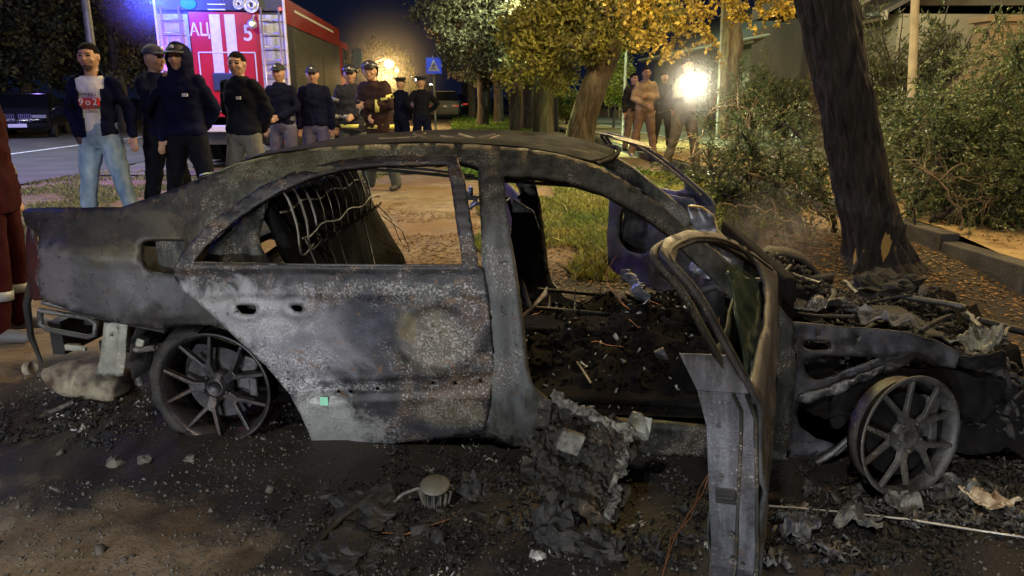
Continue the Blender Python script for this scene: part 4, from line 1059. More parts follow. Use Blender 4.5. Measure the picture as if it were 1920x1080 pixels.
# rods, cable, copper wire
def rod(name, pts, r, m, label, cat):
    b = MB(); b.tube([on(x, y, z) for x, y, z in pts], r, 6); return tag(b.build(name, m, smooth=True), label, cat)
rod('charred_rod', [(582, 1042, .02), (640, 985, .03), (700, 945, .035), (745, 915, .03)], .012, M['char'], 'long charred rod lying across the mound left of the blower motor', 'rod')
rod('rusty_rod', [(718, 1004, .01), (760, 1008, .012), (800, 995, .015), (845, 982, .02)], .0035, M['wire_cu'], 'thin rust-red rod below the blower motor', 'rod')
rod('burnt_stick', [(75, 790, .02), (100, 782, .03), (138, 768, .04)], .011, M['ash2'], 'grey burnt stick under the rear corner of the wreck', 'stick')
rod('twig', [(95, 918, .01), (118, 930, .015)], .006, M['ash2'], 'short pale twig on the soil in the lower left', 'twig')
rod('cable', [(1440, 962, .03), (1560, 972, .03), (1700, 990, .035), (1800, 1004, .03), (1960, 1028, .03)], .0042, M['cable_m'] if 'cable_m' in M else M.setdefault('cable_m', mat('steel_cable', (.45, .43, .38), .4, .5)), 'taut pale steel cable crossing the ground at the lower right', 'cable')
b = MB(); b.tube([at(1332, 882, 2.2), at(1318, 925, 2.12), at(1290, 965, 2.05), at(1262, 1015, 1.95), at(1243, 1075, 1.85), at(1238, 1120, 1.8)], .0024, 5); b.tube([at(1334, 880, 2.2), at(1312, 915, 2.1), at(1296, 970, 2.03), at(1258, 1010, 1.97), at(1247, 1060, 1.88)], .0018, 5)
tag(b.build('copper_wire', M['wire_cu'], smooth=True), 'frayed copper wire hanging from the open front door to the soil', 'wire')
# uncountable charred litter
def litter2(name, n, boxes, sz, m, lab, long=2., flat=.3, dz=.006):
    P = []
    for (cx, cy, sx, sy, w_) in boxes:
        k = int(n * w_)
        cl_ = [(cx + rng.normal() * sx, cy + rng.normal() * sy, rng.lognormal(2.5, .6)) for _ in range(max(6, k // 45))]
        for _ in range(k):
            a_, b2_, c2_ = cl_[rng.integers(0, len(cl_))]; p = on(a_ + rng.normal() * c2_, min(1200, max(640, b2_ + rng.normal() * c2_ * .5))); P.append((p.x, p.y, p.z + dz))
    tag(shards(name, np.array(P), sz, m, None, flat, long), lab, 'debris', kind='stuff')
bx_ = [(800, 960, 110, 45, .30), (640, 1030, 60, 35, .15), (1000, 880, 90, 30, .15), (1150, 1000, 120, 50, .15), (130, 780, 110, 30, .12), (1700, 960, 170, 50, .25), (1560, 1040, 120, 30, .12), (1800, 880, 90, 50, .15)]
litter2('charred_debris', 9000, bx_, .0105, M['char'], 'black charred crumbs strewn over the soil')
litter2('ash_flakes', 330, [(760, 930, 130, 50, .3), (130, 770, 100, 28, .2), (330, 790, 90, 20, .1), (1120, 960, 120, 60, .2), (920, 840, 120, 22, .2)], .008, M['ash'], 'pale ash flakes scattered among the charred crumbs', 2.2, .3)
litter2('foil_scraps', 1500, [(1690, 940, 90, 25, .4), (1560, 1000, 110, 30, .3), (1850, 960, 60, 35, .3)], .012, M['foilm'] if 'foilm' in M else M.setdefault('foilm', mat('grey_foil', (.015, .015, .015), .6, .2, var=(.15, .15, .145), vscale=18)), 'curled grey foil and ash scraps round the front wheel', 2.4, .2, .02)
for i, (px, py, s_, m_, lab) in enumerate([(1780, 930, .28, 'foilm', 'crumpled grey foil lying right of the front wheel'), (1610, 985, .26, 'ash2', 'flat crumpled ash sheet under the cable'), (1850, 950, .22, 'scrap_m', 'yellowish crumpled scrap at the right edge of the ground'), (1690, 955, .16, 'ash2', 'round grey flap leaning on the foot of the front rim'), (1500, 1000, .2, 'foilm', 'shiny crumpled patch right of the open door'), (1870, 745, .16, 'scrap_m', 'yellow torn scrap beyond the front wheel')]):
    c = on(px, py, .035); s_ *= .7; o = crumple('crumpled_scrap', (0, 0, 0), s_, s_ * .7, i, .25 * (i % 2), .045, M[m_], None, 40 + i, 14); o.location = c; tag(o, lab, 'scrap')

# ================================================================== TREES
def bark(name, a, b2, sc=6, bump=.03):
    m, t, b, co = mat0(name)
    mp = nd(t, 'ShaderNodeMapping'); mp.inputs['Scale'].default_value = (1, 1, .16); t.links.new(co, mp.inputs[0])
    n = tnoise(t, mp.outputs[0], sc * 3, 7, .65, 1.2); n2 = tnoise(t, co, 1.6, 5)
    c = tmix(t, tmap(t, n, .38, .62), tuple(a), tuple(b2)); c = tmix(t, tmap(t, n2, .45, .65, 0, .4), c, tuple(x * .5 for x in b2))
    t.links.new(c, b.inputs['Base Color']); b.inputs['Roughness'].default_value = .9
    bn = nd(t, 'ShaderNodeBump'); bn.inputs['Distance'].default_value = bump; bn.inputs['Strength'].default_value = 1
    t.links.new(n, bn.inputs['Height']); t.links.new(bn.outputs[0], b.inputs['Normal']); return m
M['bark_d'] = bark('dark_bark', (.009, .008, .008), (.055, .048, .042), 5)
M['bark_o'] = bark('brown_bark', (.07, .05, .03), (.24, .18, .11), 3, .05)
M['bark_g'] = bark('grey_bark', (.025, .022, .02), (.085, .075, .065), 3, .05)
M['wood'] = mat('bare_wood', (.62, .40, .12), .7, var=(.34, .20, .06), vscale=12, bump=.01, bscale=20, stretch=(1, 1, .25))
def trunk_mesh(path, radii, name, m, parent, ridges=9, amp=.10, seed=0, n=36, rows=70):
    path = [tuple(p) for p in path]; k = len(path)
    vs = []; fs = []
    for i in range(rows + 1):
        t = i / rows * (k - 1); a = min(int(t), k - 2); f = t - a
        pts = catmull(path[max(0, a - 1):a + 3], 1, False) if False else None
        c = Vector(path[a]).lerp(Vector(path[a + 1]), f); r = radii[a] + (radii[a + 1] - radii[a]) * f
        # soften the bends
        if 0 < a: c = c.lerp(Vector(path[a - 1]).lerp(Vector(path[a]), 1), (1 - f) ** 3 * .0)
        for j in range(n):
            th = 2 * math.pi * j / n; q = Vector((math.cos(th) * 1.6, math.sin(th) * 1.6, c.z * .45 + seed))
            d = 1 + amp * (abs(noise.noise(q * ridges * .25)) * 2 - .5) + amp * .6 * noise.noise(q * ridges)
            vs.append(c + Vector((math.cos(th) * r * d, math.sin(th) * r * d, 0)))
    for i in range(rows):
        for j in range(n): j2 = (j + 1) % n; fs.append((i * n + j, i * n + j2, (i + 1) * n + j2, (i + 1) * n + j))
    return mesh(name, vs, fs, m, parent, True)
# the big leaning tree the car hit
p0 = at(1640, 520, 6.0); p0.z = gz(p0.x, p0.y)
big = thing('tree', 'thick dark leaning tree trunk with bark torn off at its foot', 'tree', (p0.x, p0.y, p0.z))
def rel(v, o): return Vector(v) - Vector(o)
bp = [rel(p0 + Vector((.03, 0, -.12)), p0), rel(p0 + Vector((.01, 0, .05)), p0)] + [rel(at(cx, cy, 6.0), p0) for cx, cy in ((1636, 430), (1612, 330), (1592, 220), (1570, 110), (1550, 0), (1533, -120), (1515, -260))]
trunk_mesh(bp, [.46, .27, .228, .212, .208, .208, .205, .20, .19], 'trunk', M['bark_d'], big, 14, .15, 3, 110, 260)
def wound(px, py, w_, h_, seed):
    V = []; c = at(px, py, 5.72); b = MB(); n = 9
    pts = [(w_ * math.cos(t) * (1 + .5 * noise.noise(Vector((t * 2, seed, 0)))), h_ * math.sin(t) * (1 + .9 * noise.noise(Vector((t * 5, seed, 1))))) for t in np.linspace(0, 2 * math.pi, 22)[:-1]]
    cv = .27; cx = px
    vs = []
    for (a, z) in pts + [(0, 0)]:
        p = at(px, py, 6.0) + Vector((a, 0, z)); ax = Vector(p0) + Vector(bp[2]); 
        lx = p.x - (at(1636, py, 6.0).x); yy = -math.sqrt(max(.004, .242 ** 2 - lx * lx)) - .006
        vs.append(Vector((p.x, 6.0 + yy, p.z)) - p0)
    k = len(pts); o = mesh('bare_wood_patch', vs, [(i, (i + 1) % k, k) for i in range(k)], M['wood'], big); o.modifiers.new('t', 'SOLIDIFY').thickness = .012
wound(1634, 450, .036, .10, 1); wound(1594, 474, .026, .10, 2); wound(1674, 484, .024, .10, 3); wound(1650, 470, .012, .06, 5)
for q in range(14):
    br = MB()
    a = rng.uniform(-1.3, 1.3); z = rng.uniform(.03, .45); c = Vector((.235 * math.sin(a), -.235 * math.cos(a), z)); c += Vector(bp[1]) * 0
    br.box(c + Vector((.01 * z, 0, 0)), (.02, .012, rng.uniform(.06, .15)), Matrix.Rotation(a, 3, 'Z') @ Matrix.Rotation(rng.uniform(-.25, .25), 3, 'X'))
    br.build('torn_bark', M['bark_d'], big)
lump('stump_stone', 1670, 560, .24, .20, M['char'], 'dark boulder-like clod at the foot of the big leaning tree', 31)

def tree(label, base, path, radii, clumps, n_leaf, lsz, lm, bm, group=None, limb=True, name='tree', twn=0, seed=1, rows=40, cat='tree', leaf_w=.55, shell=.5):
    """clumps: (x,y,z,rx,ry,rz) relative to the base"""
    o = thing(name, label, cat, base, 0, group)
    trunk_mesh(path, radii, 'trunk', bm, o, 10, .10, seed, 20, rows)
    vols = np.array([c[3] * c[4] * c[5] for c in clumps]) ** .66; vols /= vols.sum(); P = []; tw = []
    top = np.array(path[-1]); 
    for c, w_ in zip(clumps, vols):
        k = int(n_leaf * w_); cc = np.array(c[:3]); rr = np.array(c[3:])
        # sub-clusters make light and dark clumps and gaps
        m_ = max(5, k // 55); d = rng.normal(size=(m_, 3)); d /= np.linalg.norm(d, axis=1)[:, None]; d *= rng.uniform(shell, 1.08, (m_, 1))
        sub = cc + d * rr; idx = rng.integers(0, m_, k)
        q = sub[idx] + rng.normal(size=(k, 3)) * (rr * .13 + .04); P.append(q)
        if limb:
            pt = np.array(path[-1 - int(rng.integers(0, 2))])
            mid = (pt + cc) / 2 + rng.normal(size=3) * .15; tw.append((np.array([pt, mid, cc]), radii[-1] * .5))
            for s_ in sub[:10]: tw.append((np.array([cc, (cc + s_) / 2 + rng.normal(size=3) * .1, s_]), radii[-1] * .14))
    leaf_mesh('crown', np.concatenate(P), lsz, lsz * leaf_w, lm, o)
    if tw:
        V, Q = tubes_np([a for a, _ in tw], [b_ for _, b_ in tw], 5); mesh('limbs', V, Q, bm, o)
    return o
M['lf_yel'] = leafmat('autumn_leaves', (.30, .22, .03), (.42, .30, .05), 1.5, .55, .35)
M['lf_t2'] = leafmat('turning_leaves', (.15, .14, .035), (.34, .31, .07), 1.3, .55, .35)
M['lf_grn'] = leafmat('yellow_green_leaves', (.12, .16, .03), (.26, .24, .05), 1.2, .55, .35)
M['lf_gry'] = leafmat('dull_grey_leaves', (.05, .052, .035), (.105, .09, .065), .8, .6, .3)
M['lf_pur'] = leafmat('brownish_leaves', (.11, .085, .06), (.17, .13, .06), .8, .6, .3)
M['lf_dk'] = leafmat('night_dark_leaves', (.035, .045, .03), (.075, .085, .055), .8, .6, .25)
M['lf_shr'] = leafmat('juniper_leaves', (.05, .07, .03), (.10, .11, .05), 1.5, .6, .25)
M['lf_olv'] = leafmat('olive_leaves', (.055, .095, .032), (.16, .20, .085), 1.2, .42, .25)
def gbase(px, Y):
    x = ground_x(px, Y, base_z(0, Y)); return Vector((x, Y, gz(x, Y)))
def relp(px, py, Y, base): return tuple(at(px, py, Y) - base)
def pclumps(lst, Y, base):
    """(px,py,radius px,[dy]) -> clumps"""
    out = []
    for e in lst:
        px, py, r = e[:3]; dy = e[3] if len(e) > 3 else 0
        c = at(px, py, Y + dy) - base; rr = r / F * Y; out.append((c.x, c.y, c.z, rr, rr, rr * (e[4] if len(e) > 4 else .8)))
    return out
# T2, middle big tree
Y = 17.6; b_ = gbase(1092, Y)
tree('stout leaning tree with rugged bark and yellow autumn leaves beside the kerb', b_, [(0, 0, -.1), relp(1086, 265, Y, b_), relp(1096, 215, Y, b_), relp(1118, 150, Y, b_), relp(1140, 90, Y, b_), relp(1158, 30, Y, b_), relp(1170, -60, Y, b_)], [.50, .36, .33, .32, .31, .28, .24],
     pclumps([(1070, 45, 50), (1105, 85, 42, -.8), (1040, 90, 45), (1150, 20, 50, -.8), (1060, -10, 60), (1130, -40, 70), (1045, 150, 26), (1190, 60, 34, -1), (1240, 20, 40, -1), (1010, 40, 44), (1000, 100, 45), (985, 50, 50), (1030, 130, 36), (970, 140, 28)], Y, b_), 15000, .13, M['lf_t2'], M['bark_o'], seed=2)
# yellow overhanging twigs near the top centre right
b_ = gbase(1092, Y)
def overhang():
    Yh = 12.5; br = []; o = thing('tree', 'leafy yellow boughs hanging in from a tree above the path', 'tree', gbase(1365, 22.5), 0)
    bb = Vector(o.location)
    for (a, b2, dy) in (((1060, -60), (1290, 70), 0), ((1180, -60), (1310, 20), .3), ((1120, -30), (1250, 90), -.2), ((1150, -60), (1190, 60), .1), ((1300, -80), (1420, 10), .2), ((1230, -60), (1330, 78), .0), ((1420, -60), (1475, 22), .0), ((1330,-60),(1385,30),.1)):
        p, q = at(*a, Yh + dy) - bb, at(*b2, Yh + dy) - bb
        m1 = p.lerp(q, .5) + Vector((0, 0, .25)); br.append(np.array(catmull([tuple(p), tuple(m1), tuple(q)], 5, False)))
    T, LP, LD = sprays(br, 34, .42, 24, .10, .3, 1.0)
    leaf_mesh('crown', LP, .085, .055, M['lf_yel'], o)
    V, Q = tubes_np(br + T, [.018] * len(br) + [.005] * len(T), 4); mesh('limbs', V, Q, M['bark_o'], o)
    Yt = 22.5
    trunk_mesh([(0, 0, -.1), relp(1364, 250, Yt, bb), relp(1366, 150, Yt, bb), relp(1372, 85, Yt, bb), relp(1370, 40, Yt, bb), relp(1380, -80, Yt, bb)], [.40, .34, .31, .33, .30, .22], 'trunk', M['bark_o'], o, 10, .12, 5, 24, 50)
overhang()
# thin trunks
for (px, Y, ln, w_, label, mm) in ((1024, 20, 4, .17, 'thin brown trunk standing left of the stout leaning tree', 'bark_o'), (1038, 30, 0, .17, 'slim dark trunk behind the thin brown trunk', 'bark_g'), (966, 26, -3, .17, 'pale grey trunk at the edge of the grass strip', 'bark_g')):
    b_ = gbase(px, Y)
    tree(label, b_, [(0, 0, -.1), relp(px + ln * .5, 190, Y, b_), relp(px + ln, 130, Y, b_), relp(px + ln * 2, 40, Y, b_)], [w_ * 1.3, w_, w_ * .9, w_ * .6], pclumps([(px - 8, 70, 55), (px + 25, 100, 35), (px - 30, 110, 34, -.5), (px, 20, 60)], Y, b_), 4200, .14, M['lf_pur' if px > 1000 else 'lf_gry'], M[mm], seed=px)
# row of trees along the grass strip, receding
for i, (px, Y, rsz, lmn, lab) in enumerate([(905, 34, 1.0, 'lf_gry', 'grey-green crowned tree, largest of the row over the grass strip'), (988, 30, 1., 'lf_pur', 'brownish crowned tree between the grass strip and the path'), (935, 38, .9, 'lf_gry', 'grey tree one step farther along the grass strip'), (885, 46, .9, 'lf_grn', 'greenish tree behind the crossing sign, far down the strip'), (872, 62, .9, 'lf_grn', 'small green tree farthest down the grass strip'), (915, 54, .8, 'lf_gry', 'dim trunk and crown far along the row')]):
    b_ = gbase(px, Y); r = 1 / Y * 34
    tree(lab, b_, [(0, 0, -.1), relp(px, 195, Y, b_), relp(px - 2, 150, Y, b_), relp(px - 6, 70, Y, b_)], [.30, .24, .22, .15], pclumps([(px - 20, 105, 48 * r), (px + 30, 85, 50 * r), (px - 55 * r, 60, 42 * r, 1), (px + 10, 40, 60 * r), (px - 50 * r, 15, 45 * r), (px + 50, 25, 50 * r), (px+15, 140, 28 * r), (px - 40*r, 130, 24 * r)], Y, b_), 6500, .20, M[lmn], M['bark_g'], 'trees along the grass strip', seed=i)
b_ = gbase(860, 24.)
tree('tree whose dull blue-grey leaves hang into the top of the view over the strip', gbase(1010, 22.5), [(0, 0, -.1), (0, 0, 1.5), (-.2, 0, 3), (-.5, 0, 4.2)], [.2, .17, .16, .13], pclumps([(790, 5, 34), (830, 30, 40), (880, 10, 55), (850, 85, 34), (900, 80, 48), (950, 30, 60), (960, 110, 45), (1010, 60, 50), (870, 130, 24), (1000, 0, 60)], 22.5, gbase(1010, 22.5)), 14000, .12, M['lf_gry'], M['bark_g'], seed=9)
# shrubs of bright green beyond the path, between the trunks
for i, (px, Y, py, r, lab) in enumerate([(985, 34, 165, 22, 'light green bush behind the thin trunks'), (1062, 34, 190, 24, 'bright green bush just left of the stout leaning tree'), (1150, 30, 165, 22, 'green bush lit beside the grey pole'), (1150, 34, 110, 28, 'pale green foliage behind the stout leaning tree'), (1010, 42, 150, 30, 'dim bush far beyond the path')]):
    b_ = gbase(px, Y)
    tree(lab, b_, [(0, 0, -.1), (0, 0, .5), (.05, 0, 1)], [.06, .05, .03], pclumps([(px, py, r, 0, 1.1), (px - r * .6, py + r * .7, r * .7), (px + r * .5, py + r * .8, r * .7)], Y, b_), 2200, .13, M['lf_grn'], M['bark_g'], seed=i + 20, rows=8, name='bush', cat='bush', limb=False)
# left hand tree belt beyond the road
for i, (px, Y, lab) in enumerate([(-60, 31, 'dark tree at the left edge beyond the road'), (55, 33, 'dark tree above the parked black car'), (150, 36, 'dark tree behind the leaning lamp post'), (232, 30, 'slender tree with pale lit leaves left of the fire engine'), (290, 40, 'dark tree half hidden by the fire engine'), (10, 44, 'dark tree in the back row at far left'), (190, 50, 'dark tree in the back row behind the pale lit leaves')]):
    b_ = gbase(px, Y); lmn = 'lf_dk' if px != 232 else 'lf_gry'
    tree(lab, b_, [(0, 0, -.1), (.1, 0, 1.8), (0, .1, 4), (.2, 0, 7)], [.28, .22, .2, .12], pclumps([(px, 60, 62), (px - 50, 20, 60), (px + 45, 15, 55), (px - 30, 105, 45), (px + 30, 110, 38), (px, -30, 70), (px + 10, 150, 26), (px - 45, 150, 24)] if px != 232 else [(232, 60, 22), (240, 105, 22), (236, 140, 18), (262, 30, 30), (220, 10, 34), (272, 80, 16)], Y, b_), 7500 if px != 232 else 2600, .26 if px != 232 else .17, M[lmn], M['bark_g'], 'trees beyond the road', seed=i + 40)
# junipers in front of the right hand buildings
def juniper(px, py, Y, h, r, label, n=3600):
    b_ = gbase(px, Y); o = thing('conifer_shrub', label, 'shrub', b_, 0, 'conifer shrubs in front of the buildings')
    brs = [curve((0, 0, rng.uniform(.1, h * .5)), (rng.normal() * .8, rng.normal() * .8, 1.1), rng.uniform(.5, 1) * h * .8, 6, -.02, .15) for _ in range(26)]
    T, LP, LD = sprays(brs, 9, .5 * r, n // 234, -.03, .2, .6, .5)
    leaf_mesh('foliage', LP, .14, .035, M['lf_shr'], o, LD, jitter=.5)
    V, Q = tubes_np(brs, [.03] * len(brs), 4); mesh('stems', V, Q, M['bark_g'], o)
for (px, Y, h, r, lab) in ((1405, 21, 1.9, .8, 'feathery dark conifer right of the light-barked trunk'), (1450, 19, 2.0, .8, 'feathery dark conifer nearest the big dark trunk'), (1330, 26, 2.5, 1., 'dim conifer behind the lamp holder'), (1665, 17, 3.6, 1.2, 'conifer right behind the big dark trunk'), (1740, 18, 3.4, 1.3, 'spreading conifer behind the pale lamp post'), (1620, 20, 3.0, 1., 'conifer partly hidden by the big dark trunk')):
    juniper(px, 0, Y, h, r, lab)

# felled leafy branches piled on the right
def felled(label, butt, tip, rise, n_tw, tw_len, n_leaf, r=.03, seed=0, droop=.16, name='fallen_branch', lm='lf_olv', lsz=.045, extra=5):
    bz = Vector(butt); o = thing(name, label, 'branch', bz, 0, 'felled leafy branches heaped by the kerb')
    tp = Vector(tip) - bz; brs = []
    main = [np.array(c) for c in catmull([(0, 0, .02), tuple(tp * .35 + Vector((0, 0, rise))), tuple(tp * .7 + Vector((0, 0, rise * .9))), tuple(tp)], 6, False)]
    main = np.array(main) + rng.normal(size=(len(main), 3)) * .02; brs.append(main)
    for q in range(extra):
        i = rng.integers(3, len(main) - 2); d = main[i] - main[i - 1]; brs.append(curve(main[i], d / np.linalg.norm(d) * .6 + rng.normal(size=3) * .5 + np.array([0, 0, .25]), tp.length * rng.uniform(.3, .6), 8, .05, .18))
    T, LP, LD = sprays(brs, n_tw, tw_len, n_leaf, droop, .28, .8, .05)
    if n_leaf > 1: leaf_mesh('leaves', LP, lsz, lsz * .38, M[lm], o, LD, jitter=.5)
    V, Q = tubes_np(brs, [r] + [r * .6] * (len(brs) - 1), 6); mesh('limb', V, Q, M['bark_d'] if n_leaf > 1 else M['bark_tw'], o, True)
    V, Q = tubes_np(T, [r * .14] * len(T), 3); mesh('twigs', V, Q, M['bark_g'] if n_leaf > 1 else M['bark_tw'], o)
M['bark_tw'] = mat('pale_twig_bark', (.12, .085, .045), .8, var=(.26, .20, .12), vscale=6)
specs = [((1420, 470, 6.6), (1325, 335, 7.4), .1, 'leafy branch reaching left towards the path in front of the kerb'),
         ((1480, 480, 6.9), (1415, 290, 7.2), .12, 'upright leafy branch left of the big dark trunk'),
         ((1560, 470, 7.0), (1480, 235, 7.8), .15, 'leafy branch rising just behind the big dark trunk'),
         ((1500, 420, 7.4), (1370, 370, 7.0), .1, 'low leafy branch spilling over the kerb, left of the trunk'),
         ((1720, 430, 7.4), (1690, 230, 8.2), .2, 'leafy branch rising right of the big dark trunk'),
         ((1760, 440, 7.6), (1790, 190, 8.6), .25, 'tall leafy branch under the pale lamp post'),
         ((1800, 430, 7.6), (1900, 115, 8.4), .25, 'tallest leafy branch near the right edge'),
         ((1900, 430, 7.4), (1940, 150, 8.0), .2, 'leafy branch leaving the view at the right edge'),
         ((1700, 400, 7.0), (1850, 280, 7.4), .3, 'leafy branch crossing the heap from left to right'),
         ((1960, 400, 7.0), (1760, 290, 7.6), .35, 'dark-limbed branch crossing the heap from the right'),
         ((1740, 470, 6.8), (1860, 400, 6.9), .15, 'low leafy branch at the bottom of the heap'),
         ((1860, 480, 6.5), (1980, 350, 6.8), .2, 'low dark leafy branch in the right corner of the heap'),
         ((1820, 360, 9.0), (1700, 250, 9.8), .2, 'leafy branch at the back of the heap, left half'),
         ((1900, 330, 9.2), (1860, 130, 9.8), .2, 'leafy branch at the back of the heap, right half'),
         ((1700, 330, 8.6), (1590, 320, 9.0), .2, 'leafy branch peeping out behind the big dark trunk')]
for i, (b0, t0, rise, lab) in enumerate(specs):
    bq = at(*b0); bq.z = base_z(bq.x, bq.y) + (.12 if s_of(bq.x, bq.y) > 4.3 else 0) + .03
    felled(lab, bq, at(*t0), rise, 24 if i < 4 else 30, .50, 26 if i < 4 else 30, seed=i, lsz=.05 if i > 3 else .042)
for i, (b0, t0, lab) in enumerate([((1290, 290, 10.6), (1360, 150, 10.8), 'bare pale twiggy branch beside the lamp holder'), ((1340, 300, 10.2), (1480, 200, 10.4), 'bare pale twiggy branch under the light-barked trunk'), ((1420, 300, 9.6), (1290, 250, 10.0), 'bare arching twiggy branch lying on the path'), ((1480, 470, 6.4), (1330, 390, 6.6), 'thin bare branch reaching left behind the bonnet'), ((1550, 480, 6.6), (1400, 330, 6.8), 'thin bare branch slanting up just left of the big trunk'), ((1800, 470, 6.4), (1700, 300, 6.7), 'thin bare branch slanting up just right of the big trunk'), ((1880, 440, 6.6), (1780, 330, 6.8), 'thin bare branch near the right end of the kerb')]):
    bq = at(*b0); bq.z = base_z(bq.x, bq.y) + .18
    felled(lab, bq, at(*t0), .1, 9, .6, 1, .014, seed=i, name='bare_branch', extra=4)
# ================================================================== BUILDINGS, POLES, FENCE
RZ = A
M['plaster'] = mat('pale_plaster', (.38, .38, .30), .9, var=(.46, .45, .36), vscale=1.5, bump=.01, bscale=8)
M['plaster_b'] = mat('beige_plaster', (.26, .20, .13), .9, var=(.34, .27, .18), vscale=1.2, bump=.01, bscale=8)
M['roof_m'] = mat('dark_roof_sheet', (.06, .06, .055), .6, var=(.10, .10, .09), vscale=1)
M['fascia'] = mat('pale_fascia', (.35, .34, .28), .6, var=(.28, .27, .22), vscale=3)
M['dkglass'] = mat('dark_glass', (.01, .012, .015), .08)
def bld(name, label, s, t, L, W, H, wallm, roof='pitch'):
    o = thing(name, label, 'building', st(s, t), RZ)
    w_ = MB(); w_.box((W / 2, L / 2, H / 2), (W, L, H)); w_.build('wall', wallm, o)
    r = MB()
    r.add([(-.7, -.6, H - .05), (-.7, L + .6, H - .05), (W / 2, L + .6, H + 2.2), (W / 2, -.6, H + 2.2), (W + .7, -.6, H - .05), (W + .7, L + .6, H - .05)], [(0, 1, 2, 3), (3, 2, 5, 4)])
    ro = r.build('roof', M['roof_m'], o); ro.modifiers.new('t', 'SOLIDIFY').thickness = .12
    f = MB(); f.box((-.74, L / 2, H - .10), (.10, L + 1.2, .26)); f.build('fascia', M['fascia'], ro)
    g = MB(); g.tube([(-.87, -.6, H - .06), (-.87, L + .6, H - .06)], .07, 8); g.build('gutter', M['fascia'], ro, True)
    for k in range(3):
        y = L * (.2 + .3 * k); a = MB(); a.box((-.02, y, 1.9), (.1, 1.3, 1.3)); wn = a.build('window', M['fascia'], o); gl = MB(); gl.box((-.08, y, 1.9), (.03, 1.1, 1.1)); gl.build('pane', M['dkglass'], wn)
    return o
bld('low_building', 'long low building with pale wall, wide eaves and gutter beyond the path', 12.6, 21, 26, 7, 3.75, M['plaster'])
# building facing us on the right
o = thing('brown_building', 'dark brown building with a flat roof and pale cornice behind the lamp post', 'building', (10.0, 24.5, 0.1))
a = MB(); a.box((8, 3, 1.95), (17, 6, 3.9)); a.build('wall', M['bark_w'] if 'bark_w' in M else M.setdefault('bark_w', mat('dark_brown_wall', (.085, .055, .045), .9, var=(.12, .08, .065), vscale=1)), o)
for z, h in ((3.75, .14), (4.15, .18)):
    c = MB(); c.box((8, -.18 - .1 * (z > 4), z + .05), (17.5, .35, h)); c.build('cornice', M['fascia'], o)
c = MB(); c.box((8, 2.9, 4.5), (17.2, 6, .5)); c.build('roof', M['bark_w'], o)
c = MB(); c.box((2.0, -.15, 2.0), (1.2, .2, 1.4)); wn = c.build('window', M['fascia'], o); c = MB(); c.box((2.0, -.27, 2.0), (1.0, .05, 1.2)); c.build('pane', M['dkglass'], wn)
# beige garden wall, sloping coping, with square pier
o = thing('garden_wall', 'beige rendered wall with a sloping red coping and square pier at upper right', 'wall', (9.1, 16.2, 0.1))
a = MB(); a.add([(0, 0, 0), (9, 0, 0), (9, 0, 3.05), (1.0, 0, 2.45), (.9, 0, 2.2), (0, 0, 1.2), (0, .25, 0), (9, .25, 0), (9, .25, 3.05), (1.0, .25, 2.45), (.9, .25, 2.2), (0, .25, 1.2)], [(0, 1, 2, 3, 4, 5), (11, 10, 9, 8, 7, 6), (0, 6, 7, 1), (1, 7, 8, 2), (2, 8, 9, 3), (3, 9, 10, 4), (4, 10, 11, 5), (5, 11, 6, 0)]); a.build('wall_face', M['plaster_b'], o)
a = MB(); a.box((5.0, .12, 2.82), (8.1, .34, .10), Matrix.Rotation(-.075, 3, 'Y')); a.build('coping', mat('red_coping', (.16, .04, .025), .7), o)
a = MB(); a.box((1.15, .1, 1.45), (.75, .5, 2.9)); a.box((1.15, .1, 2.95), (.95, .66, .12)); a.build('pier', M['plaster_b'], o, False, .01)
# low concrete fence with rail along the alley
fo = thing('concrete_fence', 'low grey concrete fence with a pale top rail along the far side of the alley', 'fence', st(9.3, 11.5, .12), RZ)
r = MB(); r.box((0, 21, .86), (.14, 42, .09)); r.build('rail', M['fascia'], fo)
for k in range(15):
    r = MB(); r.box((0, k * 3.0, .42), (.18, .2, .84)); r.build('post', M['concrete'], fo, False, .01)
    if k < 14: r = MB(); r.box((.02, k * 3.0 + 1.5, .33), (.07, 2.78, .60)); r.build('fence_panel', M['concrete'], fo)
# poles
M['galv'] = mat('galvanised_pole', (.34, .34, .33), .5, .4, var=(.22, .22, .22), vscale=6)
M['polepale'] = mat('pale_concrete_pole', (.42, .38, .28), .8, var=(.30, .27, .2), vscale=5)
def pole(label, bot, top, Y, r, m, lampcol=None, arm=None, extra=1.0):
    b0 = at(*bot, Y); b0.z = base_z(b0.x, b0.y) + (.14 if 4.4 < s_of(b0.x, b0.y) < 9 else 0)
    t0 = at(*top, Y); d = (t0 - b0); t1 = b0 + d * extra
    o = thing('street_lamp' if arm else 'pole', label, 'street lamp' if arm else 'pole', b0)
    b = MB(); b.tube([(0, 0, 0), tuple((t1 - b0) * .5), tuple(t1 - b0)], [r, r * .85, r * .7], 12); b.tube([(0, 0, 0), (0, 0, .12)], r * 1.6, 12); b.build('post', m, o, True)
    if arm:
        h = t1 - b0; a = MB(); a.tube([tuple(h + Vector((0, 0, -.05))), tuple(h + Vector((arm * .5, 0, .25))), tuple(h + Vector((arm, 0, .3)))], .03, 8); a.build('arm', m, o, True)
        hd_ = MB(); hd_.box(h + Vector((arm * 1.15, 0, .3)), (.5, .22, .10)); hdo = hd_.build('lamp_head', M['galv'], o, False, .03)
        l = MB(); l.box(h + Vector((arm * 1.15, 0, .24)), (.3, .16, .03)); l.build('lamp_glass', emat('lamp_glass', lampcol, 12), hdo)
    return o
pole('pale lamp post rising out of the felled branches at right', (1702, 330), (1716, 0), 12.6, .075, M['polepale'], (1, .6, .2), -1.6, 1.9)
pole('slim grey pole between the stout tree and the men on the path', (1168, 240), (1177, 40), 21.5, .055, M['galv'])
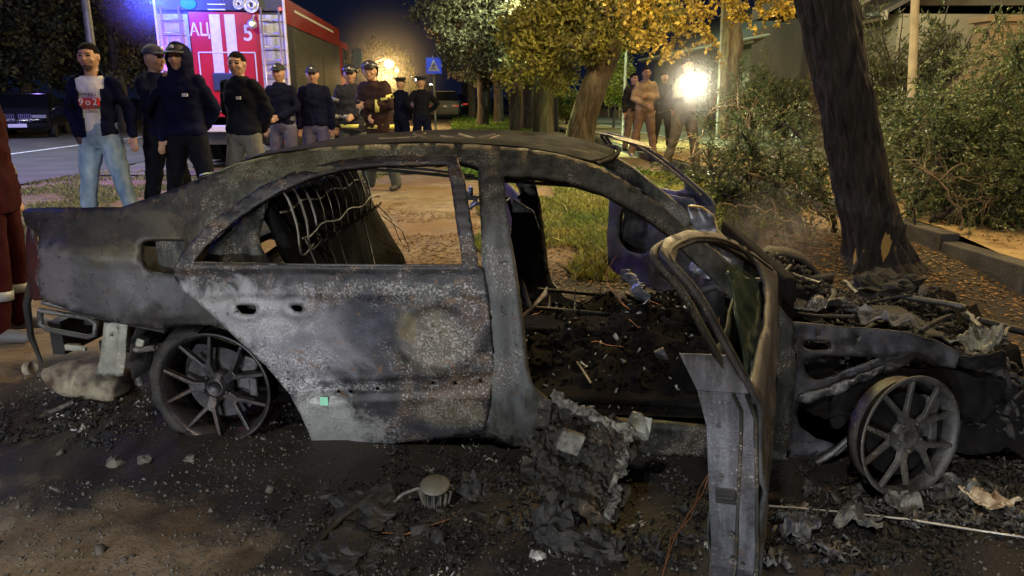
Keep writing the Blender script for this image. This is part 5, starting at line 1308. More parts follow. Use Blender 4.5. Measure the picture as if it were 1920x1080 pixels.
pole('thin pole beside the light-barked trunk', (1344, 262), (1357, -40), 22.0, .05, M['galv'])
pole('leaning grey lamp post at upper left beyond the road', (190, 235), (152, -60), 26.0, .16, M['galv'], (.7, .8, 1), 2.2, 1.25)
# crossing sign
sg = thing('road_sign', 'blue square pedestrian crossing sign on a thin grey post', 'sign', at(816, 222, 24.5))
sg.location.z = base_z(sg.location.x, 24.5); h0 = at(815, 123, 24.5).z - sg.location.z
b = MB(); b.tube([(0, .03, 0), (0, .03, h0 + .3)], .035, 8); b.build('post', M['galv'], sg, True)
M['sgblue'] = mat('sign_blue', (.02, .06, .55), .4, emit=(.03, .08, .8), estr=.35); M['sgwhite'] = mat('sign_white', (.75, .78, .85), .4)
b = MB(); b.box((0, 0, h0), (.50, .025, .50)); pt = b.build('sign_plate', M['sgblue'], sg, False, .01)
b = MB(); X90 = Matrix.Rotation(R(90), 4, 'X'); b.poly_prism([(-.19, -.17), (.19, -.17), (0, .19)], .015, .022, Matrix.Translation((0, 0, h0)) @ X90); tri = b.build('triangle', M['sgwhite'], pt)
b = MB()
for p_, q_ in (((0, .04), (-.02, -.04)), ((-.02, -.04), (-.07, -.14)), ((-.02, -.04), (.05, -.14)), ((0, .03), (.06, -.02)), ((0, .03), (-.06, -.01))):
    b.tube([(p_[0], -.026, h0 + p_[1]), (q_[0], -.026, h0 + q_[1])], .012, 5)
b.ell((.01, -.026, h0 + .075), (.022, .008, .022), 8, 6); b.build('walking_figure', M['bark_d'], pt)
# far street lamps along the road
def far_lamp(px, py, Y, r, col, s_, label, pw=0):
    c = at(px, py, Y); z0 = base_z(c.x, c.y); o = thing('street_lamp', label, 'street lamp', (c.x, c.y, z0), 0, 'lit street lamps far down the road')
    b = MB(); b.tube([(-.9, .2, 0), (-.9, .2, c.z - z0), (-.2, .1, c.z - z0 + .25), (0, 0, c.z - z0 + r)], .06, 6); b.build('post', M['galv'], o, True)
    b = MB(); b.ell((0, 0, c.z - z0), (r, r, r * .8), 12, 8); b.build('lamp_globe', emat('lit_lamp', col, s_), o, True)
    if pw: lamp('POINT', c + Vector((0, -.6, -.6)), pw, col, .3)
far_lamp(729, 120, 34, .22, (1, .62, .22), 22, 'large warm lamp glowing behind the fire engine', 1500)
far_lamp(744, 132, 38, .10, (1, .75, .3), 12, 'smaller warm lamp right of the large glowing one')
for (px, py, Y, lab) in ((757, 137, 55, 'first small white lamp right of the warm glow'), (770, 142, 66, 'second small white lamp right of the warm glow'), (782, 150, 85, 'third small white lamp, just left of the far officer'), (808, 160, 110, 'farthest pinpoint lamp below the crossing sign')):
    far_lamp(px, py, Y, .0024 * Y, (.85, .95, 1), 14, lab)
b_ = gbase(745, 40.)
tree('tree with leaves lit yellow by the warm far lamp', b_, [(0, 0, -.1), (0, 0, 2), (.2, 0, 4)], [.2, .16, .1], pclumps([(735, 145, 20), (757, 140, 18), (722, 165, 18), (765, 160, 14), (745, 110, 18)], 40, b_), 2600, .17, M['lf_grn'], M['bark_g'], seed=77)
b_ = gbase(700, 60.)
tree('dark tree far down the left side of the road', b_, [(0, 0, -.1), (0, 0, 3), (.2, 0, 6)], [.3, .2, .1], pclumps([(700, 130, 32), (672, 120, 26), (715, 95, 24), (790, 165, 16)], 60, b_), 2600, .3, M['lf_dk'], M['bark_g'], seed=78)

# ================================================================== VEHICLES
def sedan(name, label, cat, loc, rz, body_m, L=4.7, W=1.85, H=1.44, group=None, plate=None, suv=False):
    """nose towards local -y"""
    o = thing(name, label, cat, loc, rz, group); n = 34; 
    gnd = .28
    def prof(t):   # t 0 nose .. 1 tail: hood / belt height and half width
        z = .62 + .36 * sstep(0, .07, t) - .0 + .06 * sstep(.07, .3, t) - .10 * sstep(.93, 1, t) * 1
        if suv: z += .12
        wd = W / 2 * (.86 + .14 * sstep(0, .12, t)) * (1 - .08 * sstep(.9, 1, t)); return z, wd
    vs = []; fs = []; K = 12
    for i in range(n + 1):
        t = i / n; z, wd = prof(t); y = -L / 2 + L * t; lo = gnd + .14 * (1 - sstep(0, .05, t)) + .12 * sstep(.95, 1, t)
        sec = [(-wd * .93, lo), (-wd, lo + .18), (-wd, (lo + z) / 2), (-wd * .985, z - .10), (-wd * .93, z - .02), (-wd * .5, z + .02), (wd * .5, z + .02), (wd * .93, z - .02), (wd * .985, z - .10), (wd, (lo + z) / 2), (wd, lo + .18), (wd * .93, lo)]
        vs += [(a, y, b) for a, b in sec]
    for i in range(n):
        for k in range(K): k2 = (k + 1) % K; fs.append((i * K + k, (i + 1) * K + k, (i + 1) * K + k2, i * K + k2))
    fs += [tuple(range(K)), tuple(n * K + k for k in range(K - 1, -1, -1))]
    mesh('body', vs, fs, body_m, o, True)
    c0, c1, c2, c3 = (.24, .40, .72, .93) if not suv else (.24, .38, .88, .98)
    g = []; gf = []
    for t, z, wd in ((c0, prof(c0)[0], .88), (c1, H - .03, .70), ((c1 + c2) / 2, H, .72), (c2, H - .03, .70), (c3, prof(c3)[0], .84)):
        y = -L / 2 + L * t; zb = prof(min(t, .9))[0] - .01
        g += [(-W / 2 * .93, y, zb if t not in (c1, c2) else zb), (-W / 2 * wd, y, z), (W / 2 * wd, y, z), (W / 2 * .93, y, zb)]
    for i in range(4):
        for k in range(3): gf.append((i * 4 + k, (i + 1) * 4 + k, (i + 1) * 4 + k + 1, i * 4 + k + 1))
    mesh('glasshouse', g, gf, M['dkglass'], o, False)
    r = MB(); r.add([(-W / 2 * .70, -L / 2 + L * c1, H), (W / 2 * .70, -L / 2 + L * c1, H), (W / 2 * .72, -L / 2 + L * (c1 + c2) / 2, H + .03), (W / 2 * .70, -L / 2 + L * c2, H), (-W / 2 * .70, -L / 2 + L * c2, H), (-W / 2 * .72, -L / 2 + L * (c1 + c2) / 2, H + .03)], [(0, 1, 2, 5), (5, 2, 3, 4)]); ro = r.build('roof', body_m, o); ro.modifiers.new('t', 'SOLIDIFY').thickness = .03
    for sx in (-1, 1):
        for yy in (-L / 2 + .85, L / 2 - .95):
            q = MB(); q.lathe([(.0, -.02), (.2, -.02), (.23, 0), (.30, .0), (.325, -.03), (.325, -.2), (.28, -.22)], 24, Matrix.Translation((sx * W / 2 * 1.0, yy, .325)) @ Matrix.Rotation(R(90 * sx), 4, 'Y')); q.build('wheel', M['tyre'], o, True)
        h = MB(); h.box((sx * (W / 2 - .32), -L / 2 + .02, .72), (.42, .10, .11), Matrix.Rotation(-.25 * sx, 3, 'Z')); h.build('headlight', M['headl'], o, False, .02)
        h = MB(); h.box((sx * (W / 2 - .25), L / 2 - .03, .82), (.4, .06, .14)); h.build('tail_light', M['taill'], o, False, .02)
        h = MB(); h.box((sx * (W / 2 + .05), -L / 2 + L * .33, 1.0), (.2, .1, .13)); h.build('mirror', body_m, o, False, .03)
    gr = MB()
    for sx in (-1, 1):
        for k in range(7): gr.box((sx * (.07 + k * .055), -L / 2 - .012, .68), (.022, .05, .26))
    gr.build('grille', M['grille'], o); p = MB(); p.box((0, -L / 2 - .03, .44), (.52, .02, .11)); p.build('number_plate', M['plate_m'], o)
    return o
M['tyre'] = mat('tyre_rubber', (.02, .02, .02), .8); M['headl'] = mat('headlight_glass', (.5, .5, .6), .1, .5); M['taill'] = mat('tail_glass', (.4, .02, .02), .2, emit=(1, .1, .05), estr=.5)
M['grille'] = mat('purple_lit_grille', (.5, .45, .8), .2, .9); M['plate_m'] = mat('purple_lit_plate', (.7, .68, .8), .4)  # purple light on the parked car is put into both colours
M['blackpaint'] = mat('black_paint', (.012, .012, .018), .12, spec=.8); M['greypaint'] = mat('grey_paint', (.12, .13, .12), .25); M['whitepaint'] = mat('white_paint', (.5, .5, .5), .3)
x = ground_x(62, 26.5, .1); sedan('parked_car', 'black parked saloon facing us beyond the road at left', 'car', (x, 26.5, .13), R(24), M['blackpaint'], 4.9, 1.9, 1.46)
lamp('POINT', (x + 1.5, 23.0, 1.3), 25, (.4, .25, 1.0), .1)
x = ground_x(836, 46, .1); sedan('parked_car', 'grey estate car parked behind the crossing sign post', 'car', (x, 46, .13), R(178) + A, M['greypaint'], 4.6, 1.8, 1.65, None, None, True)
x = ground_x(856, 55, .1); sedan('parked_car', 'small dark car farther along, right of the sign post', 'car', (x, 55, .13), R(180) + A, M['blackpaint'], 4.3, 1.75, 1.5)
x = ground_x(764, 60, .1); sedan('moving_car', 'car with lit red tail lights far down the road', 'car', (x, 62, .13), A, M['greypaint'], 4.4, 1.8, 1.5)

# ---- fire engine
FE = thing('fire_engine', 'red fire engine seen from the back, white striped doors, ladders and blue beacon', 'fire engine', (0, 0, 0), A)
xe = ground_x(428, 13.8, 1.5); FE.location = (xe, 13.8, base_z(xe, 13.8) + .03); FE.scale = (.90, 1, .95)
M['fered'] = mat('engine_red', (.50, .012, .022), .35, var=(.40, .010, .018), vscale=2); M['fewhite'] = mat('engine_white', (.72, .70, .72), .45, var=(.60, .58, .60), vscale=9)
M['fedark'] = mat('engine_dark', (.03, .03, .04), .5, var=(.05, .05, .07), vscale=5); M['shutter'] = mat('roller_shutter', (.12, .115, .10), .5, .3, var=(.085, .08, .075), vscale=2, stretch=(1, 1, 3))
M['fered_shade'] = mat('shaded_engine_red', (.26, .012, .016), .5, var=(.18, .010, .012), vscale=2); M['plateal'] = mat('tread_plate', (.5, .48, .5), .4, .4, var=(.36, .35, .38), vscale=25, bump=.004, bscale=50); M['silver'] = mat('ladder_alu', (.55, .55, .58), .35, .6)  # darker copy of the red paints in the dim side and cab
HW = 1.25
b = MB(); b.box((0, 3.2, 2.10), (2 * HW, 6.3, 2.2)); bd = b.build('superstructure', M['fedark'], FE, False, .02)
b = MB(); b.box((.06, .02, 1.97), (1.34, .06, 1.90)); b.build('rear_panel', M['fered'], FE)
for sx in (-1, 1):
    b = MB(); b.box((sx * (.98 if sx > 0 else .935), .02, 1.98), (.52 if sx > 0 else .6, .05, 1.80)); b.build('tread_panel', M['plateal'], FE)
    b = MB(); b.box((sx * 1.235, .0, 2.1), (.04, .07, 2.3)); b.build('corner_post', M['fewhite'], FE)
    # ladder
    l = MB(); xc_ = sx * (.98 if sx > 0 else .93)
    for dx in (-.17, .17): l.tube([(xc_ + dx, -.10, 1.0), (xc_ + dx, -.10, 3.0)], .018, 6)
    for k in range(8): l.tube([(xc_ - .17, -.10, 1.1 + k * .24), (xc_ + .17, -.10, 1.1 + k * .24)], .012, 5)
    l.build('ladder', M['silver'], FE, True)
    # louvre lines on the tread panels
    v = MB()
    for k in range(7): v.box((xc_, -.012, 1.2 + k * .26), (.46, .01, .012))
    v.build('panel_seam', M['fedark'], FE)
for k, xx in enumerate((-.12, .17)):
    b = MB(); b.box((xx, -.014, 2.50), (.20, .012, .76)); b.build('stripe', M['fewhite'], FE)
    b = MB(); b.box((xx, -.016, 1.86), (.20, .012, .52)); b.build('stripe', M['fewhite'], FE)
dr_ = MB()
for (cx, cz, w2, h2) in ((.06, 2.20, 1.10, .022), (.06, 1.12, 1.10, .022), (-.49, 1.66, .022, 1.08), (.61, 1.66, .022, 1.08)): dr_.box((cx, -.022, cz), (w2, .02, h2))
dr_.build('door_outline', M['fewhite'], FE)
b = MB(); b.box((-.04, -.03, 1.66), (.44, .04, .34)); wf = b.build('rear_window', M['fedark'], FE, False, .02); b = MB(); b.box((-.04, -.055, 1.66), (.38, .01, .28)); b.build('pane', mat('blue_lit_glass', (.05, .07, .10), .1), wf)
b = MB(); b.box((0, -.15, .80), (2.5, .28, .12)); bp2 = b.build('bumper', M['fewhite'], FE, False, .015)
for sx in (-1, 1):
    b = MB(); b.box((sx * 1.0, -.08, .60), (.35, .10, .16)); b.build('tail_light', M['taill'], FE, False, .02)
b = MB(); b.box((0, 3.4, .62), (1.0, 7.0, .25)); b.box((0, 1.2, .62), (2.3, 1.6, .3)); b.build('chassis', M['fedark'], FE)
# top gear: reels, rails, lamps
for (xx, zz, r_) in ((.38, 3.06, .10), (.62, 3.05, .15)):
    b = MB(); b.lathe([(r_ * .25, .02), (r_ * .5, .05), (r_ * .55, .02), (r_ * .8, .02), (r_, .06), (r_, 0)], 24, Matrix.Translation((xx, -.02, zz)) @ X90); b.build('hose_reel', M['silver'], FE, True)
b = MB(); b.box((0, .0, 3.12), (2.46, .05, .34)); b.build('top_band', M['fedark'], FE)
for k in range(3): b = MB(); b.box((-.05, -.04, 2.96 + k * .09), (.34, .03, .022)); b.build('rail', M['silver'], FE)
b = MB(); b.tube([(.66, -.05, 2.86), (.66, -.16, 2.80), (.66, -.16, 2.72)], .02, 6); b.lathe([(0, .05), (.08, .05), (.09, 0), (.05, -.06)], 16, Matrix.Translation((.64, -.15, 2.70)) @ X90); b.build('work_lamp_body', M['silver'], FE, True)
b = MB(); b.ell((.64, -.19, 2.70), (.05, .02, .05), 12, 8); b.build('work_lamp', emat('work_lamp_glass', (.9, .95, 1), 3), FE, True)
b = MB(); b.tube([(-.58, -.02, 3.02), (-.58, -.02, 3.08)], .09, 12); b.build('beacon_base', M['fedark'], FE, True)
b = MB(); b.ell((-.58, -.05, 3.06), (.15, .10, .10), 14, 10); b.build('beacon', emat('beacon_blue', (.0, .035, 1), 14), FE, True)
b = MB(); b.box((1.16, -.03, 2.98), (.05, .03, .05)); b.build('marker_light', emat('marker_red', (1, .05, .05), 6), FE)
def text(s_, size, loc, m, parent, name='lettering', rot=(R(90), 0, 0), ext=.004, sx=1.):
    cu = bpy.data.curves.new(name, 'FONT'); cu.body = s_; cu.size = size; cu.extrude = ext; cu.align_x = 'CENTER'; cu.offset = .012 * size
    to = bpy.data.objects.new('tmp', cu); COL.objects.link(to); bpy.context.view_layer.update()
    me = bpy.data.meshes.new_from_object(to.evaluated_get(bpy.context.evaluated_depsgraph_get())); bpy.data.objects.remove(to)
    me.materials.clear(); me.materials.append(m); o = new_obj(name, me, parent, loc, rot); o.scale = (sx, 1, 1); return o
text('АЦ', .32, (-.43, -.012, 2.50), M['fewhite'], FE, sx=.86); text('5', .40, (.50, -.012, 2.42), M['fewhite'], FE)
# sides
for sx in (-1, 1):
    for k in range(3):
        b = MB(); b.box((sx * 1.255, .75 + k * 1.55 + .55, 2.06), (.03, 1.42, 1.24)); sh = b.build('roller_shutter', M['shutter'], FE)
        v = MB()
        for q in range(15): v.box((sx * 1.272, .75 + k * 1.55 + .55, 1.50 + q * .08), (.006, 1.40, .012))
        v.build('slat_line', M['fedark'], sh)
    b = MB(); b.box((sx * 1.262, 3.2, 2.95), (.03, 6.3, .46)); b.build('side_band', M['fered_shade'], FE)
    b = MB(); b.box((sx * 1.27, 3.2, 1.36), (.03, 6.3, .08)); b.build('lower_rail', M['silver'], FE)
    b = MB(); b.box((sx * 1.2, 3.2, .95), (.1, 6.3, .6)); b.build('skirt', M['fedark'], FE)
    b = MB(); b.box((sx * 1.283, 3.0, 3.02), (.008, 4.6, .05)); b.build('side_stripe', M['fewhite'], FE)
    for yy in (1.1, 2.3, 6.9):
        q = MB(); q.lathe([(.0, -.06), (.2, -.06), (.26, 0), (.44, .0), (.5, -.05), (.5, -.3), (.4, -.34)], 28, Matrix.Translation((sx * 1.25, yy, .5)) @ Matrix.Rotation(R(90 * sx), 4, 'Y')); q.build('wheel', M['tyre'], FE, True)
    b = MB(); b.box((sx * 1.5, 8.3, 2.5), (.30, .12, .55)); b.tube([(sx * 1.2, 8.2, 2.8), (sx * 1.5, 8.3, 2.8)], .02, 5); b.build('mirror', M['fedark'], FE, False, .02)
b = MB(); b.box((0, 7.4, 1.95), (2.44, 1.9, 2.0)); cb_ = b.build('cab', M['fered_shade'], FE, False, .08)
for sx in (-1, 1):
    b = MB(); b.box((sx * 1.225, 7.6, 2.35), (.02, 1.1, .75)); b.build('cab_window', M['dkglass'], cb_)
# cones behind the men
def cone(px, py, Y, lab):
    c = gbase(px, Y); o = thing('traffic_cone', lab, 'cone', c, 0); b = MB(); b.lathe([(0, .52), (.03, .52), (.14, .03), (.14, .02)], 20); b.build('cone_body', mat('cone_orange', (.8, .10, .03), .5), o, True)
    b = MB(); b.box((0, 0, .012), (.34, .34, .022)); b.build('base', M['tyre'], o, False, .005); b = MB(); b.lathe([(.094, .30), (.064, .42)], 20); b.build('band', M['fewhite'], o, True)
# cone(366, 320, 9.6, 'orange and white traffic cone seen between the legs of the hooded man')
# ================================================================== PEOPLE
M['skin'] = mat('skin', (.42, .25, .17), .55, var=(.36, .20, .14), vscale=12)
M['hair'] = mat('black_hair', (.006, .005, .005), .9, bump=.004, bscale=90, spec=.1)
M['lips'] = mat('lips', (.28, .11, .09), .5); M['eye'] = mat('eyes', (.02, .014, .012), .25); M['beard'] = mat('stubble', (.07, .05, .04), .8)
M['pale_boot'] = mat('pale_boot', (.10, .10, .11), .6); M['shoe'] = mat('dark_shoe', (.02, .02, .02), .5); M['shoe_w'] = mat('light_trainers', (.4, .4, .4), .6)
def cloth(name, c, c2=None, rough=.85, bump=.012): return mat(name, c, rough, var=c2 or tuple(x * 1.6 for x in c), vscale=7, spec=.12, bump=bump, bscale=9, stretch=(1, 1, .45))
def remesh(mb, voxel, name, m, parent=None, fold=0., fs_=7., cut=None, smooth_it=2):
    me = bpy.data.meshes.new('t'); me.from_pydata([tuple(v) for v in mb.v], [], mb.f); ob = bpy.data.objects.new('t', me); COL.objects.link(ob)
    r = ob.modifiers.new('r', 'REMESH'); r.mode = 'VOXEL'; r.voxel_size = voxel; r.use_smooth_shade = True
    s = ob.modifiers.new('s', 'SMOOTH'); s.iterations = smooth_it; s.factor = .6
    bpy.context.view_layer.update()
    me2 = bpy.data.meshes.new_from_object(ob.evaluated_get(bpy.context.evaluated_depsgraph_get())); bpy.data.objects.remove(ob); bpy.data.meshes.remove(me)
    me2.name = name; me2.materials.clear()
    for q in (m if isinstance(m, (list, tuple)) else [m]): me2.materials.append(q)
    if fold:
        N = [v.normal.copy() for v in me2.vertices]; off = rng.uniform(0, 50)
        for v, nn in zip(me2.vertices, N):
            p = v.co; v.co = p + nn * fold * (noise.noise(Vector((p.x * fs_, p.y * fs_, p.z * fs_ * 1.4 + off))) + .6 * noise.noise(Vector((p.x * fs_ * 2.2, p.y * fs_, p.z * fs_ * 2.6 + off))) * 1.0)
    if cut:
        bm = bmesh.new(); bm.from_mesh(me2); bmesh.ops.delete(bm, geom=[f for f in bm.faces if cut(f.calc_center_median())], context='FACES'); bm.to_mesh(me2); bm.free()
    me2.polygons.foreach_set('use_smooth', [True] * len(me2.polygons))
    return new_obj(name, me2, parent)
def chain(mb, pts, rs, n=12):
    """tapered limb: rings with rounded ends"""
    pts = [Vector(p) for p in pts]
    d0 = (pts[0] - pts[1]).normalized() * rs[0]; d1 = (pts[-1] - pts[-2]).normalized() * rs[-1]
    P = [pts[0] + d0, pts[0] + d0 * .7] + pts + [pts[-1] + d1 * .7, pts[-1] + d1]; Rr = [rs[0] * .05, rs[0] * .7] + list(rs) + [rs[-1] * .7, rs[-1] * .05]
    mb.tube(P, Rr, n)
def torso(mb, rings, lean=None):
    vs = []; fs = []; n = 20
    for (z, rx, ry, cy) in rings:
        for k in range(n):
            t = 2 * math.pi * k / n; c_, s_ = math.cos(t), math.sin(t)
            vs.append(Vector((rx * math.copysign(abs(c_) ** .85, c_), cy + ry * math.copysign(abs(s_) ** .85, s_), z)))
    for i in range(len(rings) - 1):
        for k in range(n): k2 = (k + 1) % n; fs.append((i * n + k, i * n + k2, (i + 1) * n + k2, (i + 1) * n + k))
    fs += [tuple(range(n - 1, -1, -1)), tuple((len(rings) - 1) * n + k for k in range(n))]
    if lean: vs = [lean(v) for v in vs]
    mb.add(vs, fs)
ARMS0 = {'down': ((.255, .03, 1.13), (.265, -.03, .88)), 'pocket': ((.30, .06, 1.14), (.20, -.05, .93)), 'back': ((.28, .10, 1.14), (.11, .17, .96)),
        'clasp': ((.27, -.01, 1.14), (.05, -.19, 1.02)), 'akimbo': ((.39, .06, 1.18), (.19, -.05, 1.02)), 'phone': ((.25, -.13, 1.15), (.10, -.27, 1.40)),
        'hold': ((.25, -.08, 1.13), (.10, -.30, 1.20)), 'fold': ((.25, -.03, 1.15), (-.02, -.20, 1.17)), 'out': ((.30, .05, 1.15), (.34, -.02, .92)), 'high': ((.26, -.15, 1.22), (.12, -.33, 1.40))}
ARMS = {k_: tuple((q[0] * (.86 if q[0] > .12 else 1), q[1], q[2]) for q in v_) for k_, v_ in ARMS0.items()}
def person(label, px, Y, H=1.75, yaw=0, armL='down', armR='down', spread=.11, top='navy', bottom='navy', hat=None, hood=False, hair=True, shirt=None, open_jacket=False, leanf=0., step=0., bands=None, shoe='shoe', vox=.011, z=None, coat=0., bulk=0., turn=0., headtilt=0., knees=0., badge=None, group=None, gloves=None):
    """armL: arm on the picture's left.  Built facing -y (towards the camera), yaw turns it."""
    X = ground_x(px, Y, base_z(0, Y) + 1.0); zz = (base_z(X, Y) + .012) if z is None else z
    k = H / 1.75
    def lean(v):
        v = Vector(v)
        if v.z > .95 and leanf:
            h = v.z - .95; c_, s_ = math.cos(leanf), math.sin(leanf); v = Vector((v.x, v.y * c_ - h * s_, .95 + h * c_ + v.y * s_ * .3))
        return v
    L = lambda *p: lean(Vector(p))
    b = MB()
    hc = L(0, -.02, 1.605); hs = 1.07
    RT = Matrix.Rotation(turn, 3, 'Z') @ Matrix.Rotation(headtilt, 3, 'X')
    def hd(*p): return hc + RT @ (Vector(p) * hs)
    def he(c_, rad, n_, m_, Mx_=None, bb_=None): (bb_ or b).ell(c_, tuple(q * hs for q in rad), n_, m_, Mx_)
    he(hc, (.076, .095, .112), 20, 14); he(hd(0, -.018, -.052), (.056, .066, .062), 16, 10, RT); he(hd(0, -.052, -.088), (.026, .026, .022), 10, 8)
    chain(b, [hd(0, -.088, .012), hd(0, -.102, -.022)], [.009, .014], 8); he(hd(0, -.078, .030), (.045, .018, .012), 12, 8, RT)
    for sx in (-1, 1): he(hd(sx * .078, .0, .0), (.012, .022, .032), 8, 8, RT); he(hd(sx * .042, -.062, -.025), (.022, .020, .020), 10, 8)
    he(hd(0, -.084, -.052), (.022, .012, .008), 10, 6, RT)
    chain(b, [L(0, .0, 1.40), hc + Vector((0, .01, -.06))], [.062, .054], 14)
    torso(b, [(.84, .10, .07, 0), (.90, .135, .09, 0), (.98, .135, .09, 0), (1.08, .125, .082, 0), (1.2, .135, .09, 0), (1.32, .155, .092, 0), (1.39, .145, .078, 0), (1.43, .08, .06, 0)], lean)
    joints = {}
    for sx, arm in ((-1, armL), (1, armR)):
        e, w_ = ARMS[arm]; S = L(sx * .150, 0, 1.385); E = L(sx * e[0], e[1], e[2]); W_ = L(sx * w_[0], w_[1], w_[2])
        if knees and arm in ('down', 'clasp'): pass
        joints[sx] = (S, E, W_)
        chain(b, [S, S.lerp(E, .5), E, E.lerp(W_, .5), W_], [.052, .045, .040, .038, .027], 12)
        fd = (W_ - E).normalized()
        if arm in ('clasp', 'fold'): fd = (fd + Vector((-sx * .4, -.1, -.2))).normalized()
        sd = fd.cross(Vector((0, 1, 0.1))).normalized() if abs(fd.y) < .8 else Vector((1, 0, 0))
        up_ = fd.cross(sd).normalized(); pc = W_ + fd * .05
        Mx = Matrix((sd, up_, fd)).transposed(); b.ell(pc, (.038, .017, .052), 12, 8, Mx)
        if arm not in ('pocket', 'back'):
            for q, (off, ln) in enumerate(((-.028, .062), (-.010, .074), (.009, .070), (.027, .056))):
                f0 = pc + fd * .038 + sd * off; f1 = f0 + fd * ln * .5 + up_ * .008; f2 = f1 + fd * ln * .38 + up_ * (.026 if up_.y > 0 else -.026); chain(b, [f0, f1, f2], [.0098, .009, .0082], 7)
            th0 = W_ + fd * .025 + sd * (-.030 if sx > 0 else .030) * (1 if sd.x * sx > 0 else 1); chain(b, [th0, th0 + (th0 - W_ - fd * .025).normalized() * .022 + fd * .03, th0 + (th0 - W_ - fd * .025).normalized() * .024 + fd * .055], [.013, .011, .009], 7)
    legs = {}
    for sx in (-1, 1):
        st_ = step * sx
        hip = Vector((sx * .085, 0, .88)); kn_ = Vector((sx * (.085 + spread * .35), -.02 - st_ * .5 - knees, .48)); an = Vector((sx * (.085 + spread * .75), .02 - st_ * 1.0, .08)); legs[sx] = (hip, kn_, an)
        chain(b, [hip, hip.lerp(kn_, .5), kn_, kn_.lerp(an, .35), an], [.085, .072, .052, .052, .036], 14)
        chain(b, [an + Vector((0, .02, -.035)), an + Vector((sx * .02, -.13, -.045))], [.036, .030], 10)
    for i in range(len(b.v)): b.v[i] = b.v[i] * k
    root = remesh(b, vox * .85, 'person', [M['skin'], M['eye'], M['lips'], M['beard'], M['hair']], None, smooth_it=1)
    # facial colouring by position
    iR = RT.inverted(); me = root.data
    for f in me.polygons:
        q = iR @ (Vector(f.center) / k - hc) / hs
        if q.y < -.045:
            if abs(abs(q.x) - .031) < .014 and abs(q.z - .008) < .0075: f.material_index = 1
            elif abs(abs(q.x) - .032) < .017 and abs(q.z - .030) < .0042: f.material_index = 4
            elif abs(q.x) < .024 and abs(q.z + .052) < .007: f.material_index = 2
            elif 'beard' in label and q.z < -.066: f.material_index = 3
    root.location = (X, Y, zz); root.rotation_euler = (0, 0, yaw)
    tag(root, label, 'person', group)
    def fin(bb, v_, name, m, fold=.006, **kw):
        for i in range(len(bb.v)): bb.v[i] = bb.v[i] * k
        return remesh(bb, v_, name, m, root, fold, **kw)
    # trousers
    tm = CL[bottom]; t_ = MB()
    torso(t_, [(.80, .10, .09, 0), (.86, .165, .125, .005), (.93, .172, .13, .005), (1.00, .165, .12, 0), (1.03, .160, .115, 0)])
    for sx in (-1, 1):
        hip, kn_, an = legs[sx]; chain(t_, [hip + Vector((0, 0, 0)), hip.lerp(kn_, .5), kn_, kn_.lerp(an, .5), an.lerp(kn_, .02)], [.105, .095, .075 + bulk * .3, .072 + bulk * .3, .066 + bulk * .3], 16)
    fin(t_, vox, 'trousers', tm, .010)
    s_ = MB()
    for sx in (-1, 1):
        an = legs[sx][2]; s1 = MB(); chain(s1, [an + Vector((0, .035, -.030)), an + Vector((sx * .015, -.07, -.034)), an + Vector((sx * .025, -.16, -.042))], [.046, .044, .036], 12); chain(s1, [an + Vector((0, .02, -.02)), an + Vector((0, .01, .05))], [.045, .043], 10); fin(s1, vox, 'shoe', M[shoe], 0)
    # upper garment
    def upper(g, m, name, coat_, cut=None, hm=None):
        j = MB(); hem = .90 - coat_
        rings = [(hem, .160 + g, .120 + g, 0), (hem + .04, .168 + g, .128 + g, 0), (1.05, .152 + g, .118 + g, 0), (1.2, .158 + g, .120 + g, 0), (1.32, .172 + g, .118 + g, 0), (1.39, .158 + g, .098 + g, 0), (1.44, .10 + g, .080 + g, 0), (1.485, .080, .078, 0)]
        torso(j, rings, lean)
        for sx in (-1, 1):
            S, E, W_ = joints[sx]; chain(j, [S, S.lerp(E, .5), E, E.lerp(W_, .5), W_.lerp(E, .03)], [.064 + g, .058 + g, .052 + g, .046 + g, .040 + g * .6], 14)
        if hood: j.ell(hc + Vector((0, .02, -.01)), (.122, .134, .158), 18, 12); chain(j, [L(0, .03, 1.40), hc + Vector((0, .02, -.05))], [.12, .115], 14)
        return fin(j, vox, name, m, .016 + bulk * .1, cut=cut)
    sc_ = k
    if shirt:
        upper(-.010, CL[shirt], 'shirt', 0.0, cut=lambda c: (abs(c.x) > .19 * k and c.z < 1.30 * k) or c.z > (1.445 + .3 * max(0, c.y)) * k)
    cutf = None
    if open_jacket: cutf = lambda c: (c.y < -.02 and abs(c.x + .005) < (.068 + .030 * sstep(1.0, 1.35, c.z) + .03 * (c.z > 1.36)) * k * (1.0) and True)
    elif hood: 
        def cutf(c):
            q = iR @ (Vector(c) / k - hc) / hs; return q.y < -.04 and (q.x / .066) ** 2 + ((q.z + .01) / .098) ** 2 < 1
    up = upper(.006 + bulk, CL[top], 'jacket', coat, cut=cutf)
    if open_jacket or hood: up.modifiers.new('t', 'SOLIDIFY').thickness = .008
    # hair / hats
    if hair:
        h = MB(); he(hd(0, .010, .020), (.085, .098, .104), 18, 12, RT, h)
        def hc_(c):
            q = iR @ (Vector(c) / k - hc) / hs; keep = q.z > (.062 if q.y < -.04 else .030 if q.y < .0 else -.005 if q.y < .03 else -.06); return not keep
        ho = fin(h, .010, 'hair', M['hair'], .004, cut=hc_); ho.modifiers.new('t', 'SOLIDIFY').thickness = .01
